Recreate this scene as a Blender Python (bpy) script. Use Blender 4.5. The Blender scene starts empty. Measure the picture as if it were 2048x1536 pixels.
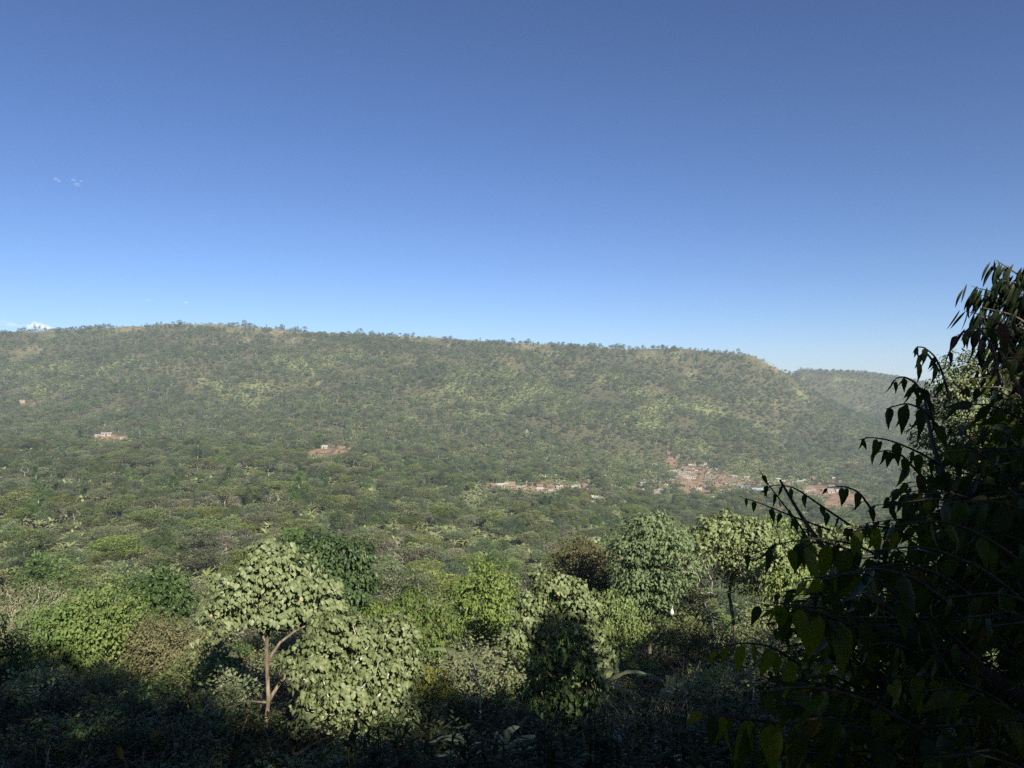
import bpy, math, random
import numpy as np
from mathutils import Vector
S = bpy.context.scene
COL = S.collection
F = 1538.0                                   # focal length in photo pixels (2048 wide)
# ------------------------------------------------------------------ camera, world, sun, exposure
cam = bpy.data.objects.new('camera', bpy.data.cameras.new('camera'))
COL.objects.link(cam); S.camera = cam
cam.location = (0, 0, 0); cam.rotation_euler = (math.radians(90), 0, 0)
cam.data.sensor_width = 36; cam.data.lens = 36 * F / 2048
cam.data.clip_start = 0.05; cam.data.clip_end = 30000
SUN_EL, SUN_AZ = math.radians(29), math.radians(24)     # behind the camera, over the right shoulder
sd = Vector((math.sin(SUN_AZ) * math.cos(SUN_EL), -math.cos(SUN_AZ) * math.cos(SUN_EL), math.sin(SUN_EL)))
W = bpy.data.worlds.new('World'); S.world = W; W.use_nodes = True
nt = W.node_tree; bg = nt.nodes['Background']
sky = nt.nodes.new('ShaderNodeTexSky'); sky.sky_type = 'NISHITA'; sky.sun_disc = False
sky.sun_elevation = SUN_EL; sky.sun_rotation = math.pi - SUN_AZ
sky.altitude = 1800; sky.air_density = 1.0; sky.dust_density = 0.1; sky.ozone_density = 5.0
gm_ = nt.nodes.new('ShaderNodeGamma'); gm_.inputs[1].default_value = 1.15                # a deeper, clearer blue
nt.links.new(sky.outputs[0], gm_.inputs[0]); tn0 = nt.nodes.new('ShaderNodeVectorMath'); tn0.operation = 'MULTIPLY'; tn0.inputs[1].default_value = (.95, .945, 1.06)
nt.links.new(gm_.outputs[0], tn0.inputs[0]); nt.links.new(tn0.outputs[0], bg.inputs[0]); bg.inputs[1].default_value = 0.041
sl = bpy.data.lights.new('sun', 'SUN'); sl.energy = 5.0; sl.angle = math.radians(0.53); sl.color = (1, 0.93, 0.80)
so = bpy.data.objects.new('sun', sl); COL.objects.link(so)
so.rotation_euler = sd.to_track_quat('Z', 'Y').to_euler(); so.location = (30, -60, 60)
S.view_settings.view_transform = 'Standard'; S.view_settings.look = 'None'
S.view_settings.exposure = 0.98; S.view_settings.gamma = 1
S.cycles.max_bounces = 5; S.cycles.diffuse_bounces = 3; S.cycles.glossy_bounces = 2
S.cycles.transmission_bounces = 3; S.cycles.transparent_max_bounces = 4; S.cycles.volume_bounces = 0
S.cycles.use_denoising = False; W.cycles.sampling_method = 'NONE'
S.cycles.sample_clamp_indirect = 4

# ------------------------------------------------------------------ helpers
def rg(seed): return np.random.default_rng(seed)
def nz(v): return v / np.maximum(np.linalg.norm(v, axis=-1, keepdims=True), 1e-9)
def at(u, v, d): return np.array([(u - 1024) / F * d, d, (768 - v) / F * d])
def tag(o, label=None, cat=None, group=None, kind=None):
    if label: o['label'] = label
    if cat: o['category'] = cat
    if group: o['group'] = group
    if kind: o['kind'] = kind
    return o
class Acc:
    """collects triangles with a per-vertex tint and a per-face material slot"""
    def __init__(s): s.v = []; s.f = []; s.t = []; s.m = []; s.n = 0
    def add(s, v, f, tint=0.5, mat=0):
        v = np.asarray(v, np.float32); f = np.asarray(f, np.int32)
        s.v.append(v); s.f.append(f + s.n); s.n += len(v)
        s.t.append(np.broadcast_to(np.asarray(tint, np.float32), (len(v),)).copy())
        s.m.append(np.full(len(f), mat, np.int32))
    def mesh(s, name, mats, smooth=False):
        me = bpy.data.meshes.new(name)
        v = np.concatenate(s.v); f = np.concatenate(s.f); t = np.concatenate(s.t); m = np.concatenate(s.m)
        me.vertices.add(len(v)); me.vertices.foreach_set('co', v.ravel())
        me.loops.add(f.size); me.loops.foreach_set('vertex_index', f.ravel())
        me.polygons.add(len(f)); me.polygons.foreach_set('loop_start', np.arange(0, f.size, 3, dtype=np.int32))
        me.polygons.foreach_set('material_index', m)
        me.polygons.foreach_set('use_smooth', np.full(len(f), smooth, bool))
        a = me.attributes.new('tint', 'FLOAT', 'POINT'); a.data.foreach_set('value', t)
        for x in mats: me.materials.append(x)
        me.update(); return me
    def obj(s, name, mats, parent=None, smooth=False, link=True):
        o = bpy.data.objects.new(name, s.mesh(name, mats, smooth))
        if link: COL.objects.link(o)
        if parent is not None: o.parent = parent
        return o
def shift(acc, off):
    for v in acc.v: v -= np.asarray(off, np.float32)
    return acc
def empty(name, loc, rz=0, link=True):
    o = bpy.data.objects.new(name, None); o.location = loc; o.rotation_euler = (0, 0, rz)
    o.empty_display_size = 0.3
    if link: COL.objects.link(o)
    return o
def tube(acc, pts, rad, k=6, mat=0, tint=0.5):
    pts = np.asarray(pts, float); n = len(pts); rad = np.broadcast_to(np.asarray(rad, float), (n,))
    tg = nz(np.gradient(pts, axis=0)); ref = np.array([0.3, 0.2, 1.0]) if abs(tg[0][2]) < 0.8 else np.array([1.0, 0.3, 0])
    a = nz(np.cross(tg, ref)); b = np.cross(tg, a)
    th = np.arange(k) * 2 * math.pi / k
    ring = pts[:, None] + rad[:, None, None] * (a[:, None] * np.cos(th)[None, :, None] + b[:, None] * np.sin(th)[None, :, None])
    v = ring.reshape(-1, 3); f = []
    i, j = np.meshgrid(np.arange(n - 1), np.arange(k), indexing='ij')
    p = i * k + j; q = i * k + (j + 1) % k
    f = np.concatenate([np.stack([p, q, q + k], -1).reshape(-1, 3), np.stack([p, q + k, p + k], -1).reshape(-1, 3)])
    acc.add(v, f, tint, mat)
def sym(mid, right, tris):
    """leaf from midrib points and right-hand outline points, mirrored"""
    V = list(mid) + list(right) + [(-x, y, z) for x, y, z in right]; nm, nr = len(mid), len(right)
    T = []
    for t in tris:
        T.append(t); T.append(tuple((i if i < nm else i + nr) for i in (t[0], t[2], t[1])))
    return np.array(V, float), np.array(T)
HEART = sym([(0, 0, 0), (0, .5, .02), (0, 1.08, -.1)], [(.3, -.14, -.03), (.52, .14, -.1), (.44, .46, -.1), (.2, .8, -.09)],
            [(0, 3, 4), (0, 4, 1), (1, 4, 5), (1, 5, 6), (1, 6, 2)])
OVAL = sym([(0, 0, 0), (0, .5, .03), (0, 1, -.08)], [(.24, .28, -.06), (.22, .68, -.08)], [(0, 3, 1), (3, 4, 1), (1, 4, 2)])
DIAM = (np.array([(0, 0, 0), (.36, .5, -.1), (0, 1, 0), (-.36, .5, -.1)], float), np.array([(0, 1, 2), (0, 2, 3)]))
def strip(w, n, arch, fold=.12, tip=.0, wav=0.0):
    """long leaf made of n segments, arching down along its length; w(t) is the half width"""
    V = []; T = []
    ang = 0; y = z = 0.0
    for i in range(n + 1):
        t = i / n; ww = w(t)
        V += [(-ww, y, z - fold * ww * 2 + wav * math.sin(t * 21) * ww), (0, y, z), (ww, y, z - fold * ww * 2 + wav * math.cos(t * 19) * ww)]
        ang += arch / n; y += math.cos(ang) / n; z -= math.sin(ang) / n
    for i in range(n):
        a = i * 3
        for p in (0, 1): T += [(a + p, a + p + 1, a + p + 4), (a + p, a + p + 4, a + p + 3)]
    return np.array(V, float), np.array(T)
LANCE = strip(lambda t: .082 * math.sin(math.pi * min(1, t * .93 + .07)) ** .8, 5, 1.5)
LANCE2 = strip(lambda t: .11 * math.sin(math.pi * min(1, t * .93 + .07)) ** .8, 5, .7)
SICKLE = strip(lambda t: .072 * math.sin(math.pi * (t ** .75 * .97 + .03)) ** .9, 7, .7, .05)
SICKLE[0][:, 0] += .16 * np.sin(SICKLE[0][:, 1] * 2.6)
BIGLEAF = strip(lambda t: .215 * (math.sin(math.pi * (t ** .6) * .985 + .02) ** .9) * (1 - .55 * t) + .004, 12, .75, .16, wav=.07)
BIGLEAF2 = strip(lambda t: .19 * (math.sin(math.pi * (t ** .66) * .985 + .02) ** .85) * (1 - .3 * t) + .004, 11, .4, .2, wav=.08)
GRASS = strip(lambda t: .02 * (1 - t) + .002, 4, 1.1, 0)
BANANA = strip(lambda t: (.08 * min(1, t * 9 + .12) * (1 - t ** 5) ** .6) * (1 if t > .0 else .2) + .004, 14, 1.7, .22, wav=.25)
def frames(tip, nrm):
    y = nz(tip); z = nz(nrm - (nrm * y).sum(-1, keepdims=True) * y); x = np.cross(y, z)
    return np.stack([x, y, z], 1)                       # rows
def leaves(acc, pos, tip, nrm, size, tmpl, tint, mat=0):
    V, T = tmpl; R = frames(tip, nrm); n = len(pos)
    size = np.broadcast_to(np.asarray(size, float), (n,))
    v = pos[:, None] + size[:, None, None] * np.einsum('vk,nkj->nvj', V, R)
    f = T[None] + (np.arange(n) * len(V))[:, None, None]
    acc.add(v.reshape(-1, 3), f.reshape(-1, 3), np.repeat(np.broadcast_to(tint, (n,)), len(V)), mat)
def rball(r, n):
    return nz(r.normal(size=(n, 3))) * (r.random((n, 1)) ** (1 / 3))
_NZ = {}
def noise2(x, y, sc, seed=0):
    if seed not in _NZ: _NZ[seed] = rg(seed + 991).random((256, 256))
    g = _NZ[seed]; x = np.asarray(x) / sc + 37.3; y = np.asarray(y) / sc + 11.7
    xi = np.floor(x).astype(int); yi = np.floor(y).astype(int); fx = x - xi; fy = y - yi
    fx = fx * fx * (3 - 2 * fx); fy = fy * fy * (3 - 2 * fy)
    G = lambda a, b: g[a % 256, b % 256]
    return (G(xi, yi) * (1 - fx) + G(xi + 1, yi) * fx) * (1 - fy) + (G(xi, yi + 1) * (1 - fx) + G(xi + 1, yi + 1) * fx) * fy
def fbm(x, y, sc, seed=0, oc=3):
    return sum(noise2(x, y, sc / 2 ** k, seed + k) / 2 ** k for k in range(oc)) / sum(.5 ** k for k in range(oc))

# ------------------------------------------------------------------ materials
def leafmat(name, a, b, c=None, trans=.3, rough=.5, var=.25, spec=.3):
    """a..b by leaf tint, c = odd leaf colour; per-object variation in value and hue"""
    m = bpy.data.materials.new(name); m.use_nodes = True; t = m.node_tree; N = t.nodes; L = t.links
    p = N['Principled BSDF']; out = N['Material Output']
    at_ = N.new('ShaderNodeAttribute'); at_.attribute_name = 'tint'
    cr = N.new('ShaderNodeValToRGB'); e = cr.color_ramp.elements
    e[0].color = (*a, 1); e[0].position = 0; e[1].color = (*b, 1); e[1].position = .9
    if c: x = e.new(.97); x.color = (*c, 1)
    L.new(at_.outputs['Fac'], cr.inputs[0])
    oi = N.new('ShaderNodeObjectInfo'); hs = N.new('ShaderNodeHueSaturation')
    mr = N.new('ShaderNodeMapRange'); mr.inputs[3].default_value = 1 - var; mr.inputs[4].default_value = 1 + var
    L.new(oi.outputs['Random'], mr.inputs[0]); L.new(mr.outputs[0], hs.inputs['Value'])
    mu = N.new('ShaderNodeMath'); mu.operation = 'MULTIPLY'; mu.inputs[1].default_value = 7.13
    fr = N.new('ShaderNodeMath'); fr.operation = 'FRACT'; L.new(oi.outputs['Random'], mu.inputs[0]); L.new(mu.outputs[0], fr.inputs[0])
    m2 = N.new('ShaderNodeMapRange'); m2.inputs[3].default_value = .5 - .06 * var; m2.inputs[4].default_value = .5 + .05 * var
    L.new(fr.outputs[0], m2.inputs[0]); L.new(m2.outputs[0], hs.inputs['Hue'])
    mu3 = N.new('ShaderNodeMath'); mu3.operation = 'MULTIPLY'; mu3.inputs[1].default_value = 23.7
    fr3 = N.new('ShaderNodeMath'); fr3.operation = 'FRACT'; L.new(oi.outputs['Random'], mu3.inputs[0]); L.new(mu3.outputs[0], fr3.inputs[0])
    m3 = N.new('ShaderNodeMapRange'); m3.inputs[3].default_value = 1 - var; m3.inputs[4].default_value = 1 + .3 * var
    L.new(fr3.outputs[0], m3.inputs[0]); L.new(m3.outputs[0], hs.inputs['Saturation'])
    L.new(cr.outputs[0], hs.inputs['Color']); L.new(hs.outputs[0], p.inputs['Base Color'])
    p.inputs['Roughness'].default_value = rough; p.inputs['Specular IOR Level'].default_value = spec
    if trans:
        tr = N.new('ShaderNodeBsdfTranslucent'); ms = N.new('ShaderNodeMixShader'); ms.inputs[0].default_value = trans
        h2 = N.new('ShaderNodeHueSaturation'); h2.inputs['Saturation'].default_value = 1.25; h2.inputs['Hue'].default_value = .485; h2.inputs['Value'].default_value = 1.2
        L.new(hs.outputs[0], h2.inputs['Color']); L.new(h2.outputs[0], tr.inputs[0])
        L.new(p.outputs[0], ms.inputs[1]); L.new(tr.outputs[0], ms.inputs[2]); L.new(ms.outputs[0], out.inputs[0])
    return m
def barkmat(name, a, b, scale=9):
    m = bpy.data.materials.new(name); m.use_nodes = True; t = m.node_tree; N = t.nodes; L = t.links
    p = N['Principled BSDF']; tc = N.new('ShaderNodeTexCoord'); mp = N.new('ShaderNodeMapping'); mp.inputs['Scale'].default_value = (1, 1, .25)
    no = N.new('ShaderNodeTexNoise'); no.inputs['Scale'].default_value = scale; no.inputs['Detail'].default_value = 5
    cr = N.new('ShaderNodeValToRGB'); cr.color_ramp.elements[0].position = .35; cr.color_ramp.elements[1].position = .68
    cr.color_ramp.elements[0].color = (*a, 1); cr.color_ramp.elements[1].color = (*b, 1)
    L.new(tc.outputs['Object'], mp.inputs[0]); L.new(mp.outputs[0], no.inputs['Vector']); L.new(no.outputs['Fac'], cr.inputs[0]); L.new(cr.outputs[0], p.inputs['Base Color'])
    bp = N.new('ShaderNodeBump'); bp.inputs['Strength'].default_value = .5; bp.inputs['Distance'].default_value = .02
    L.new(no.outputs['Fac'], bp.inputs['Height']); L.new(bp.outputs[0], p.inputs['Normal'])
    p.inputs['Roughness'].default_value = .85; p.inputs['Specular IOR Level'].default_value = .15
    return m
def plain(name, c, rough=.7, scale=0, c2=None, metal=0):
    m = bpy.data.materials.new(name); m.use_nodes = True; t = m.node_tree; p = t.nodes['Principled BSDF']
    p.inputs['Roughness'].default_value = rough; p.inputs['Base Color'].default_value = (*c, 1); p.inputs['Metallic'].default_value = metal
    if c2:
        N = t.nodes; L = t.links; no = N.new('ShaderNodeTexNoise'); no.inputs['Scale'].default_value = scale; no.inputs['Detail'].default_value = 4
        tc = N.new('ShaderNodeTexCoord'); L.new(tc.outputs['Object'], no.inputs['Vector'])
        mx = N.new('ShaderNodeMix'); mx.data_type = 'RGBA'; mx.inputs['A'].default_value = (*c, 1); mx.inputs['B'].default_value = (*c2, 1)
        L.new(no.outputs['Fac'], mx.inputs['Factor']); L.new(mx.outputs['Result'], p.inputs['Base Color'])
    return m
M = {}
M['heart'] = leafmat('heart_leaf', (.115, .155, .058), (.215, .255, .11), (.30, .28, .12), .2, .5, .10, .35)
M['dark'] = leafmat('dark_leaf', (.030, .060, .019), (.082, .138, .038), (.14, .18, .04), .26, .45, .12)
M['bright'] = leafmat('bright_leaf', (.10, .155, .03), (.20, .27, .06), (.3, .29, .06), .3, .5, .12)
M['brown'] = leafmat('brown_leaf', (.085, .085, .035), (.17, .155, .06), (.22, .13, .05), .2, .6, .15)
M['yellow'] = leafmat('yellow_leaf', (.15, .17, .03), (.26, .26, .05), (.38, .28, .05), .35, .5, .1)
M['fol1'] = leafmat('olive_foliage', (.082, .106, .031), (.178, .210, .062), (.23, .24, .085), .2, .6, .38)
M['fol2'] = leafmat('deep_green_foliage', (.052, .084, .028), (.120, .170, .050), None, .2, .6, .38)
M['fol3'] = leafmat('grey_dry_foliage', (.11, .11, .062), (.20, .19, .115), (.25, .22, .14), .15, .7, .25)
M['fol4'] = leafmat('fresh_green_foliage', (.08, .125, .036), (.165, .225, .062), (.23, .24, .06), .26, .6, .3)
M['ens'] = leafmat('enset_leaf', (.17, .205, .075), (.31, .335, .135), (.42, .37, .22), .32, .45, .2)
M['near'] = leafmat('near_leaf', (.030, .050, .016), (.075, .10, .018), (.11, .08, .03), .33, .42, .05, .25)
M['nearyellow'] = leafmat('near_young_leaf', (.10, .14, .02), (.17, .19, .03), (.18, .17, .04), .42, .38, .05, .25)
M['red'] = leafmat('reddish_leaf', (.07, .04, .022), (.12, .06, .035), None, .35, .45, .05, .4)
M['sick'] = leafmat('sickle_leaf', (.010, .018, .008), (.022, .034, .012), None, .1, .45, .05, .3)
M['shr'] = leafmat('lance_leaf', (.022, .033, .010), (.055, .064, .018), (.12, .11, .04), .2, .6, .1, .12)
M['scrub'] = leafmat('scrub_foliage', (.10, .12, .042), (.21, .235, .085), (.28, .25, .12), .15, .6, .3)
M['weed'] = leafmat('weed_leaf', (.024, .027, .010), (.055, .055, .02), (.14, .10, .05), .2, .7, .3, .1)
M['dry'] = leafmat('dry_stalks', (.13, .10, .055), (.24, .19, .11), None, .15, .8, .25)
M['bark'] = barkmat('tan_bark', (.08, .062, .042), (.27, .225, .165), 14)
M['barkp'] = barkmat('pale_bark', (.30, .27, .22), (.52, .48, .41))
M['barkd'] = barkmat('dark_bark', (.06, .045, .032), (.13, .10, .075))
M['stemgreen'] = barkmat('green_stem', (.06, .07, .03), (.12, .12, .055), 30)
M['rededge'] = plain('reddish_stem', (.14, .075, .05), .6)

# ------------------------------------------------------------------ terrain: height from sight rows of the photograph, real depth
DS = np.array([0, 8, 20, 37, 60, 100, 150, 230, 300, 420, 550, 700, 770, 850, 950, 1060, 1250, 1400, 1500])
US = np.array([-400, 0, 600, 1024, 1450, 1650, 1850, 2450])
ZT = np.array([   # one row per column of US
 [-1.6, -6.2, -9.6, -14.2, -20, -31, -42, -49, -53, -57, -56, -56, -55, -50, -42, -26, 40, 78, 100],
 [-1.6, -6.2, -9.6, -14.2, -20, -31, -42, -49, -53, -57, -56, -56, -55, -50, -42, -26, 40, 78, 104],
 [-1.6, -6.2, -9.6, -14.2, -20, -32, -43, -50, -54, -58, -57, -57, -57, -53, -44, -28, 38, 80, 106],
 [-1.6, -6.2, -9.6, -14.2, -20, -33, -46, -58, -66, -75, -79, -81, -80, -77, -66, -47, 8, 50, 76],
 [-1.6, -6.2, -9.6, -14.4, -21, -35, -48, -65, -76, -90, -100, -107, -108, -108, -103, -84, -37, 20, 64],
 [-1.6, -6.2, -9.6, -14.4, -21, -35, -48, -65, -78, -93, -103, -112, -116, -119, -116, -107, -82, -52, -32],
 [-1.6, -6.2, -9.6, -14.4, -21, -35, -48, -65, -78, -93, -103, -112, -116, -121, -124, -122, -112, -104, -98],
 [-1.6, -6.2, -9.6, -14.4, -21, -35, -48, -65, -78, -93, -103, -112, -116, -121, -124, -122, -118, -112, -110]], float)
RU = np.array([-400, 0, 60, 120, 200, 280, 330, 400, 470, 600, 660, 720, 850, 950, 1100, 1250, 1340, 1400, 1500, 1540, 1570, 1600, 1650, 1750, 1850, 2450])
RV = np.array([668, 664, 662, 661, 654, 652, 648, 647, 650, 662, 666, 668, 674, 681, 689, 697, 697, 700, 710, 726, 743, 765, 800, 845, 868, 880])
R2U = np.array([-400, 1540, 1580, 1640, 1720, 1800, 1850, 1950, 2100, 2450]); R2V = np.array([742, 744, 741, 742, 745, 757, 768, 786, 800, 800])
DN = np.concatenate([np.arange(0, 60, 4), np.geomspace(60, 1500, 90)])
TAB = np.zeros((len(US), len(DN)))
for i in range(len(US)): TAB[i] = np.interp(DN, DS, ZT[i])
for i in range(len(US)):                                   # smooth the profile in depth
    s = TAB[i].copy()
    for _ in range(3): s[16:-3] = (s[15:-4] + s[16:-3] + s[17:-2]) / 3
    TAB[i] = s
def Hfront(u, d):
    u = np.clip(u, -400, 2450); dd = np.clip(d, 0, 1500)
    ui = np.clip(np.searchsorted(US, u, side='right') - 1, 0, len(US) - 2); fu = (u - US[ui]) / (US[ui + 1] - US[ui]); fu = fu * fu * (3 - 2 * fu)
    di = np.clip(np.searchsorted(DN, dd, side='right') - 1, 0, len(DN) - 2); fd = (dd - DN[di]) / (DN[di + 1] - DN[di])
    z = (TAB[ui, di] * (1 - fd) + TAB[ui, di + 1] * fd) * (1 - fu) + (TAB[ui + 1, di] * (1 - fd) + TAB[ui + 1, di + 1] * fd) * fu
    zr = (768 - np.interp(u, RU, RV)) / F * 1500            # the ridge line itself
    w = np.clip((dd - 1060) / 440, 0, 1) ** 1.5
    zc = TAB[ui, -1] * (1 - fu) + TAB[ui + 1, -1] * fu
    z = z + (zr - zc) * w
    x = (u - 1024) / F * d
    g = (fbm(x, d, 170, 5, 4) - .5) * 40 + (noise2(x + .25 * d, d * .25, 70, 9) - .5) * 24
    z = z + g * np.clip((d - 850) / 250, 0, 1) * np.clip((1500 - d) / 160, 0, 1) + (fbm(x, d, 45, 15, 3) - .5) * 5 * np.clip((d - 90) / 120, 0, 1) * np.clip((1500 - d) / 160, 0, 1)
    # beyond the ridge: a tableland on the left, a side valley and a farther hill on the right
    z2 = (768 - np.interp(u, R2U, R2V)) / F * 2060
    t = np.clip((d - 1500) / 350, 0, 1); zv = np.where(zr > 20, zr - 14, np.minimum(zr, -60) - 25)
    wv = np.clip((u - 1480) / 120, 0, 1)
    zlow = zr * (1 - wv) + (-75) * wv - 16 * (1 - wv)
    s1 = np.clip((d - 1500) / 160, 0, 1); s2 = np.clip((d - 1650) / 410, 0, 1); s1 = s1 * s1 * (3 - 2 * s1); s2 = s2 * s2 * (3 - 2 * s2)
    far = zr * (1 - s1) + zlow * s1
    far2 = np.where(wv > 0, far * (1 - s2) + (z2 + (fbm(x, d, 160, 25, 3) - .5) * 18 * np.sin(np.clip(s2, 0, 1) * math.pi)) * s2, far)
    far2 = far * (1 - wv) + far2 * wv
    far2 = far2 - np.clip((d - 2060) / 1400, 0, 1) * 70
    return np.where(d > 1500, far2, z)
def Hback(x, y):
    b = -y
    return np.interp(b, [-60, -20, -8, 0, 8, 18, 35, 60, 400], [-20, -9.6, -6.2, -1.6, 1.8, 4.5, 8, 11, 30]) + (fbm(x, y, 14, 3) - .5) * 1.2 * np.clip(b / 6, 0, 1)
def H(x, y):
    x = np.asarray(x, float); y = np.asarray(y, float); r = np.hypot(x, y)
    yy = np.maximum(y, .02 * r + .01); u = 1024 + F * x / yy
    uc = np.clip(u, -400, 2450); d = np.where(uc == u, y, r * .78); d = np.maximum(d, 0)
    c = np.clip((y / np.maximum(r, 1e-6) - .02) / .5, 0, 1); c = c * c * (3 - 2 * c)
    near = np.clip(1 - r / 14, 0, 1)
    zf = Hfront(uc, d); zb = Hback(x, np.where(y > 0, y, y)); zb = np.where((y > 0) & (r > 60), Hfront(uc, r * .78), zb)
    z = zf * c + zb * (1 - c)
    zn = np.interp(y, [-8, 0, 8, 20], [1.8, -1.6, -6.2, -9.6])
    return z * (1 - near) + zn * near
DG = np.concatenate([np.arange(15, 60, 1.0), np.geomspace(60, 2700, 700)])
def ground_at(u, v, dmin=30):
    """first ground point seen at photo pixel (u, v)"""
    d = DG[DG >= dmin]; x = (u - 1024) / F * d; z = H(x, d); row = 768 - z / d * F
    k = np.argmax(row <= v) if (row <= v).any() else len(d) - 1
    return np.array([x[k], d[k], z[k]])
# terrain sheet, polar around the viewpoint
az = np.concatenate([np.linspace(-180, -50, 40, endpoint=False), np.linspace(-50, 50, 420, endpoint=False), np.linspace(50, 180, 40, endpoint=False)]) * math.pi / 180
rr = np.concatenate([[0.4, 1, 2, 3, 4.5], np.arange(6, 60, 2.5), np.geomspace(60, 5200, 210)])
A, R = np.meshgrid(az, rr, indexing='ij'); X = R * np.sin(A); Y = R * np.cos(A); Z = H(X, Y)
Z += (fbm(X, Y, 5, 31) - .5) * .5 * np.clip((R - 3) / 10, 0, 1)
na, nr_ = len(az), len(rr)
i, j = np.meshgrid(np.arange(na), np.arange(nr_ - 1), indexing='ij'); i2 = (i + 1) % na
p, q, p1, q1 = i * nr_ + j, i2 * nr_ + j, i * nr_ + j + 1, i2 * nr_ + j + 1
acc = Acc(); V = np.stack([X, Y, Z], -1).reshape(-1, 3)
Fc = np.concatenate([np.stack([p, p1, q1], -1).reshape(-1, 3), np.stack([p, q1, q], -1).reshape(-1, 3)])
V = np.concatenate([V, [[0, 0, -1.6]]]); c0 = len(V) - 1
k = np.arange(na); Fc = np.concatenate([Fc, np.stack([np.full(na, c0), k * nr_, ((k + 1) % na) * nr_], -1)])
# where the soil lies bare: (u, v, half width, half height, strength) as seen in the photograph
CLEAR = [(218, 874, 40, 6, 1, 3), (655, 903, 46, 9, 1, -3), (1405, 962, 62, 30, .84, 8), (1490, 968, 90, 8, .6, 6), (1045, 976, 92, 5, .95, 4), (1310, 972, 55, 16, .35, 0),
         (1130, 968, 60, 6, .5, 3), (1600, 966, 100, 6, .4, 5), (1665, 988, 62, 11, 1, 10), (1345, 928, 16, 10, .8, 9), (1690, 1000, 45, 14, 1, 0), (1590, 1018, 110, 10, .4, 3),
         (505, 1034, 16, 4, .8, 0), (1190, 998, 40, 5, .5, 0), (1055, 866, 12, 4, .7, 0), (392, 778, 16, 4, .7, 0), (60, 806, 24, 3, .7, 0)]
def uv_of(x, y, z): return 1024 + F * x / y, 768 - F * z / y
def clear_at(x, y, z):
    yy = np.maximum(y, 1); u, v = uv_of(x, yy, z); r = np.zeros_like(u)
    for cu, cv, a, b, s, tilt in CLEAR:
        v0 = cv + (u - cu) / a * tilt
        e = ((u - cu) / a) ** 2 + ((v - v0) / b) ** 2 + (fbm(x, y, 30, 41, 3) - .5) * 2.2
        r = np.maximum(r, s * np.clip((1.25 - e) * 3, 0, 1))
    return np.where((y > 300) & (y < 1500), r, 0)
def dry_at(x, y):
    """open pale hill-top grass: near and beyond the crest"""
    yy = np.maximum(y, 1); u = 1024 + F * x / yy
    n = fbm(x * .5, y, 26, 51, 4); w = np.clip((y - 1300) / 180, 0, 1)
    w = np.where(u > 1560, np.clip((y - 1900) / 160, 0, 1) * .8, w * np.clip((1450 - u) / 400, .25, 1))
    e_ = np.clip((y - 1430) / 60, 0, 1) * (u < 1560) * (y < 1900) + np.clip((y - 2010) / 50, 0, 1) * (u > 1500)
    return np.clip((n - .71 + w * np.where(u > 900, .11, .20) + e_ * .24) * 7, 0, 1) * (y > 900)
def green_at(x, y):
    """brighter enset and grass patches on the slope"""
    n = fbm(x, y * .8, 80, 61, 3) * .6 + noise2(x, y, 22, 66) * .4; w = np.exp(-((y - 1200) / 190) ** 2)
    u = 1024 + F * x / np.maximum(y, 1)
    b = .10 * np.exp(-((u - 420) / 110) ** 2 - ((y - 1110) / 110) ** 2) + .10 * np.exp(-((u - 1080) / 160) ** 2 - ((y - 1230) / 150) ** 2)
    b += .30 * np.exp(-((u - 1420) / 260) ** 2 - ((y - 850) / 120) ** 2) + .12 * np.exp(-((u - 1130) / 120) ** 2 - ((y - 640) / 90) ** 2)
    return np.clip((n - .64 + w * .10 + b) * 8, 0, 1) * (y > 150)
cl = clear_at(V[:, 0], V[:, 1], V[:, 2]); dr = dry_at(V[:, 0], V[:, 1]); gr = green_at(V[:, 0], V[:, 1])
acc.add(V, Fc); ter = acc.mesh('terrain', [], True)
for nm, arr in (('soil', cl), ('drygrass', dr), ('greens', gr)):
    a = ter.attributes.new(nm, 'FLOAT', 'POINT'); a.data.foreach_set('value', arr.astype(np.float32))
m = bpy.data.materials.new('valley_ground'); m.use_nodes = True; t = m.node_tree; N = t.nodes; L = t.links; P = N['Principled BSDF']
tc = N.new('ShaderNodeTexCoord')
def tn(sc, det=5):
    n_ = N.new('ShaderNodeTexNoise'); n_.inputs['Scale'].default_value = sc; n_.inputs['Detail'].default_value = det; L.new(tc.outputs['Object'], n_.inputs['Vector']); return n_.outputs['Fac']
def ramp(src, stops):
    r_ = N.new('ShaderNodeValToRGB'); e = r_.color_ramp.elements
    while len(e) < len(stops): e.new(.5)
    for k_, (p_, c_) in enumerate(stops): e[k_].position = p_; e[k_].color = (*c_, 1)
    L.new(src, r_.inputs[0]); return r_.outputs[0]
def mixc(f, a, b):
    x_ = N.new('ShaderNodeMix'); x_.data_type = 'RGBA'; L.new(f, x_.inputs['Factor']); L.new(a, x_.inputs['A']); L.new(b, x_.inputs['B']); return x_.outputs['Result']
def attr(n_):
    x_ = N.new('ShaderNodeAttribute'); x_.attribute_name = n_; return x_.outputs['Fac']
base = ramp(tn(.25), [(.3, (.06, .065, .03)), (.5, (.10, .10, .05)), (.7, (.16, .125, .075))])
fine = ramp(tn(1.7), [(.35, (.05, .048, .025)), (.65, (.13, .11, .06))])
mixn = N.new('ShaderNodeMix'); mixn.data_type = 'RGBA'; mixn.inputs['Factor'].default_value = .5; L.new(base, mixn.inputs['A']); L.new(fine, mixn.inputs['B'])
c1 = mixc(attr('greens'), mixn.outputs['Result'], ramp(tn(.35), [(.35, (.13, .15, .06)), (.65, (.225, .23, .10))]))
c2 = mixc(attr('drygrass'), c1, ramp(tn(.12), [(.35, (.13, .125, .06)), (.55, (.21, .185, .10)), (.7, (.29, .21, .13))]))
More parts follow.
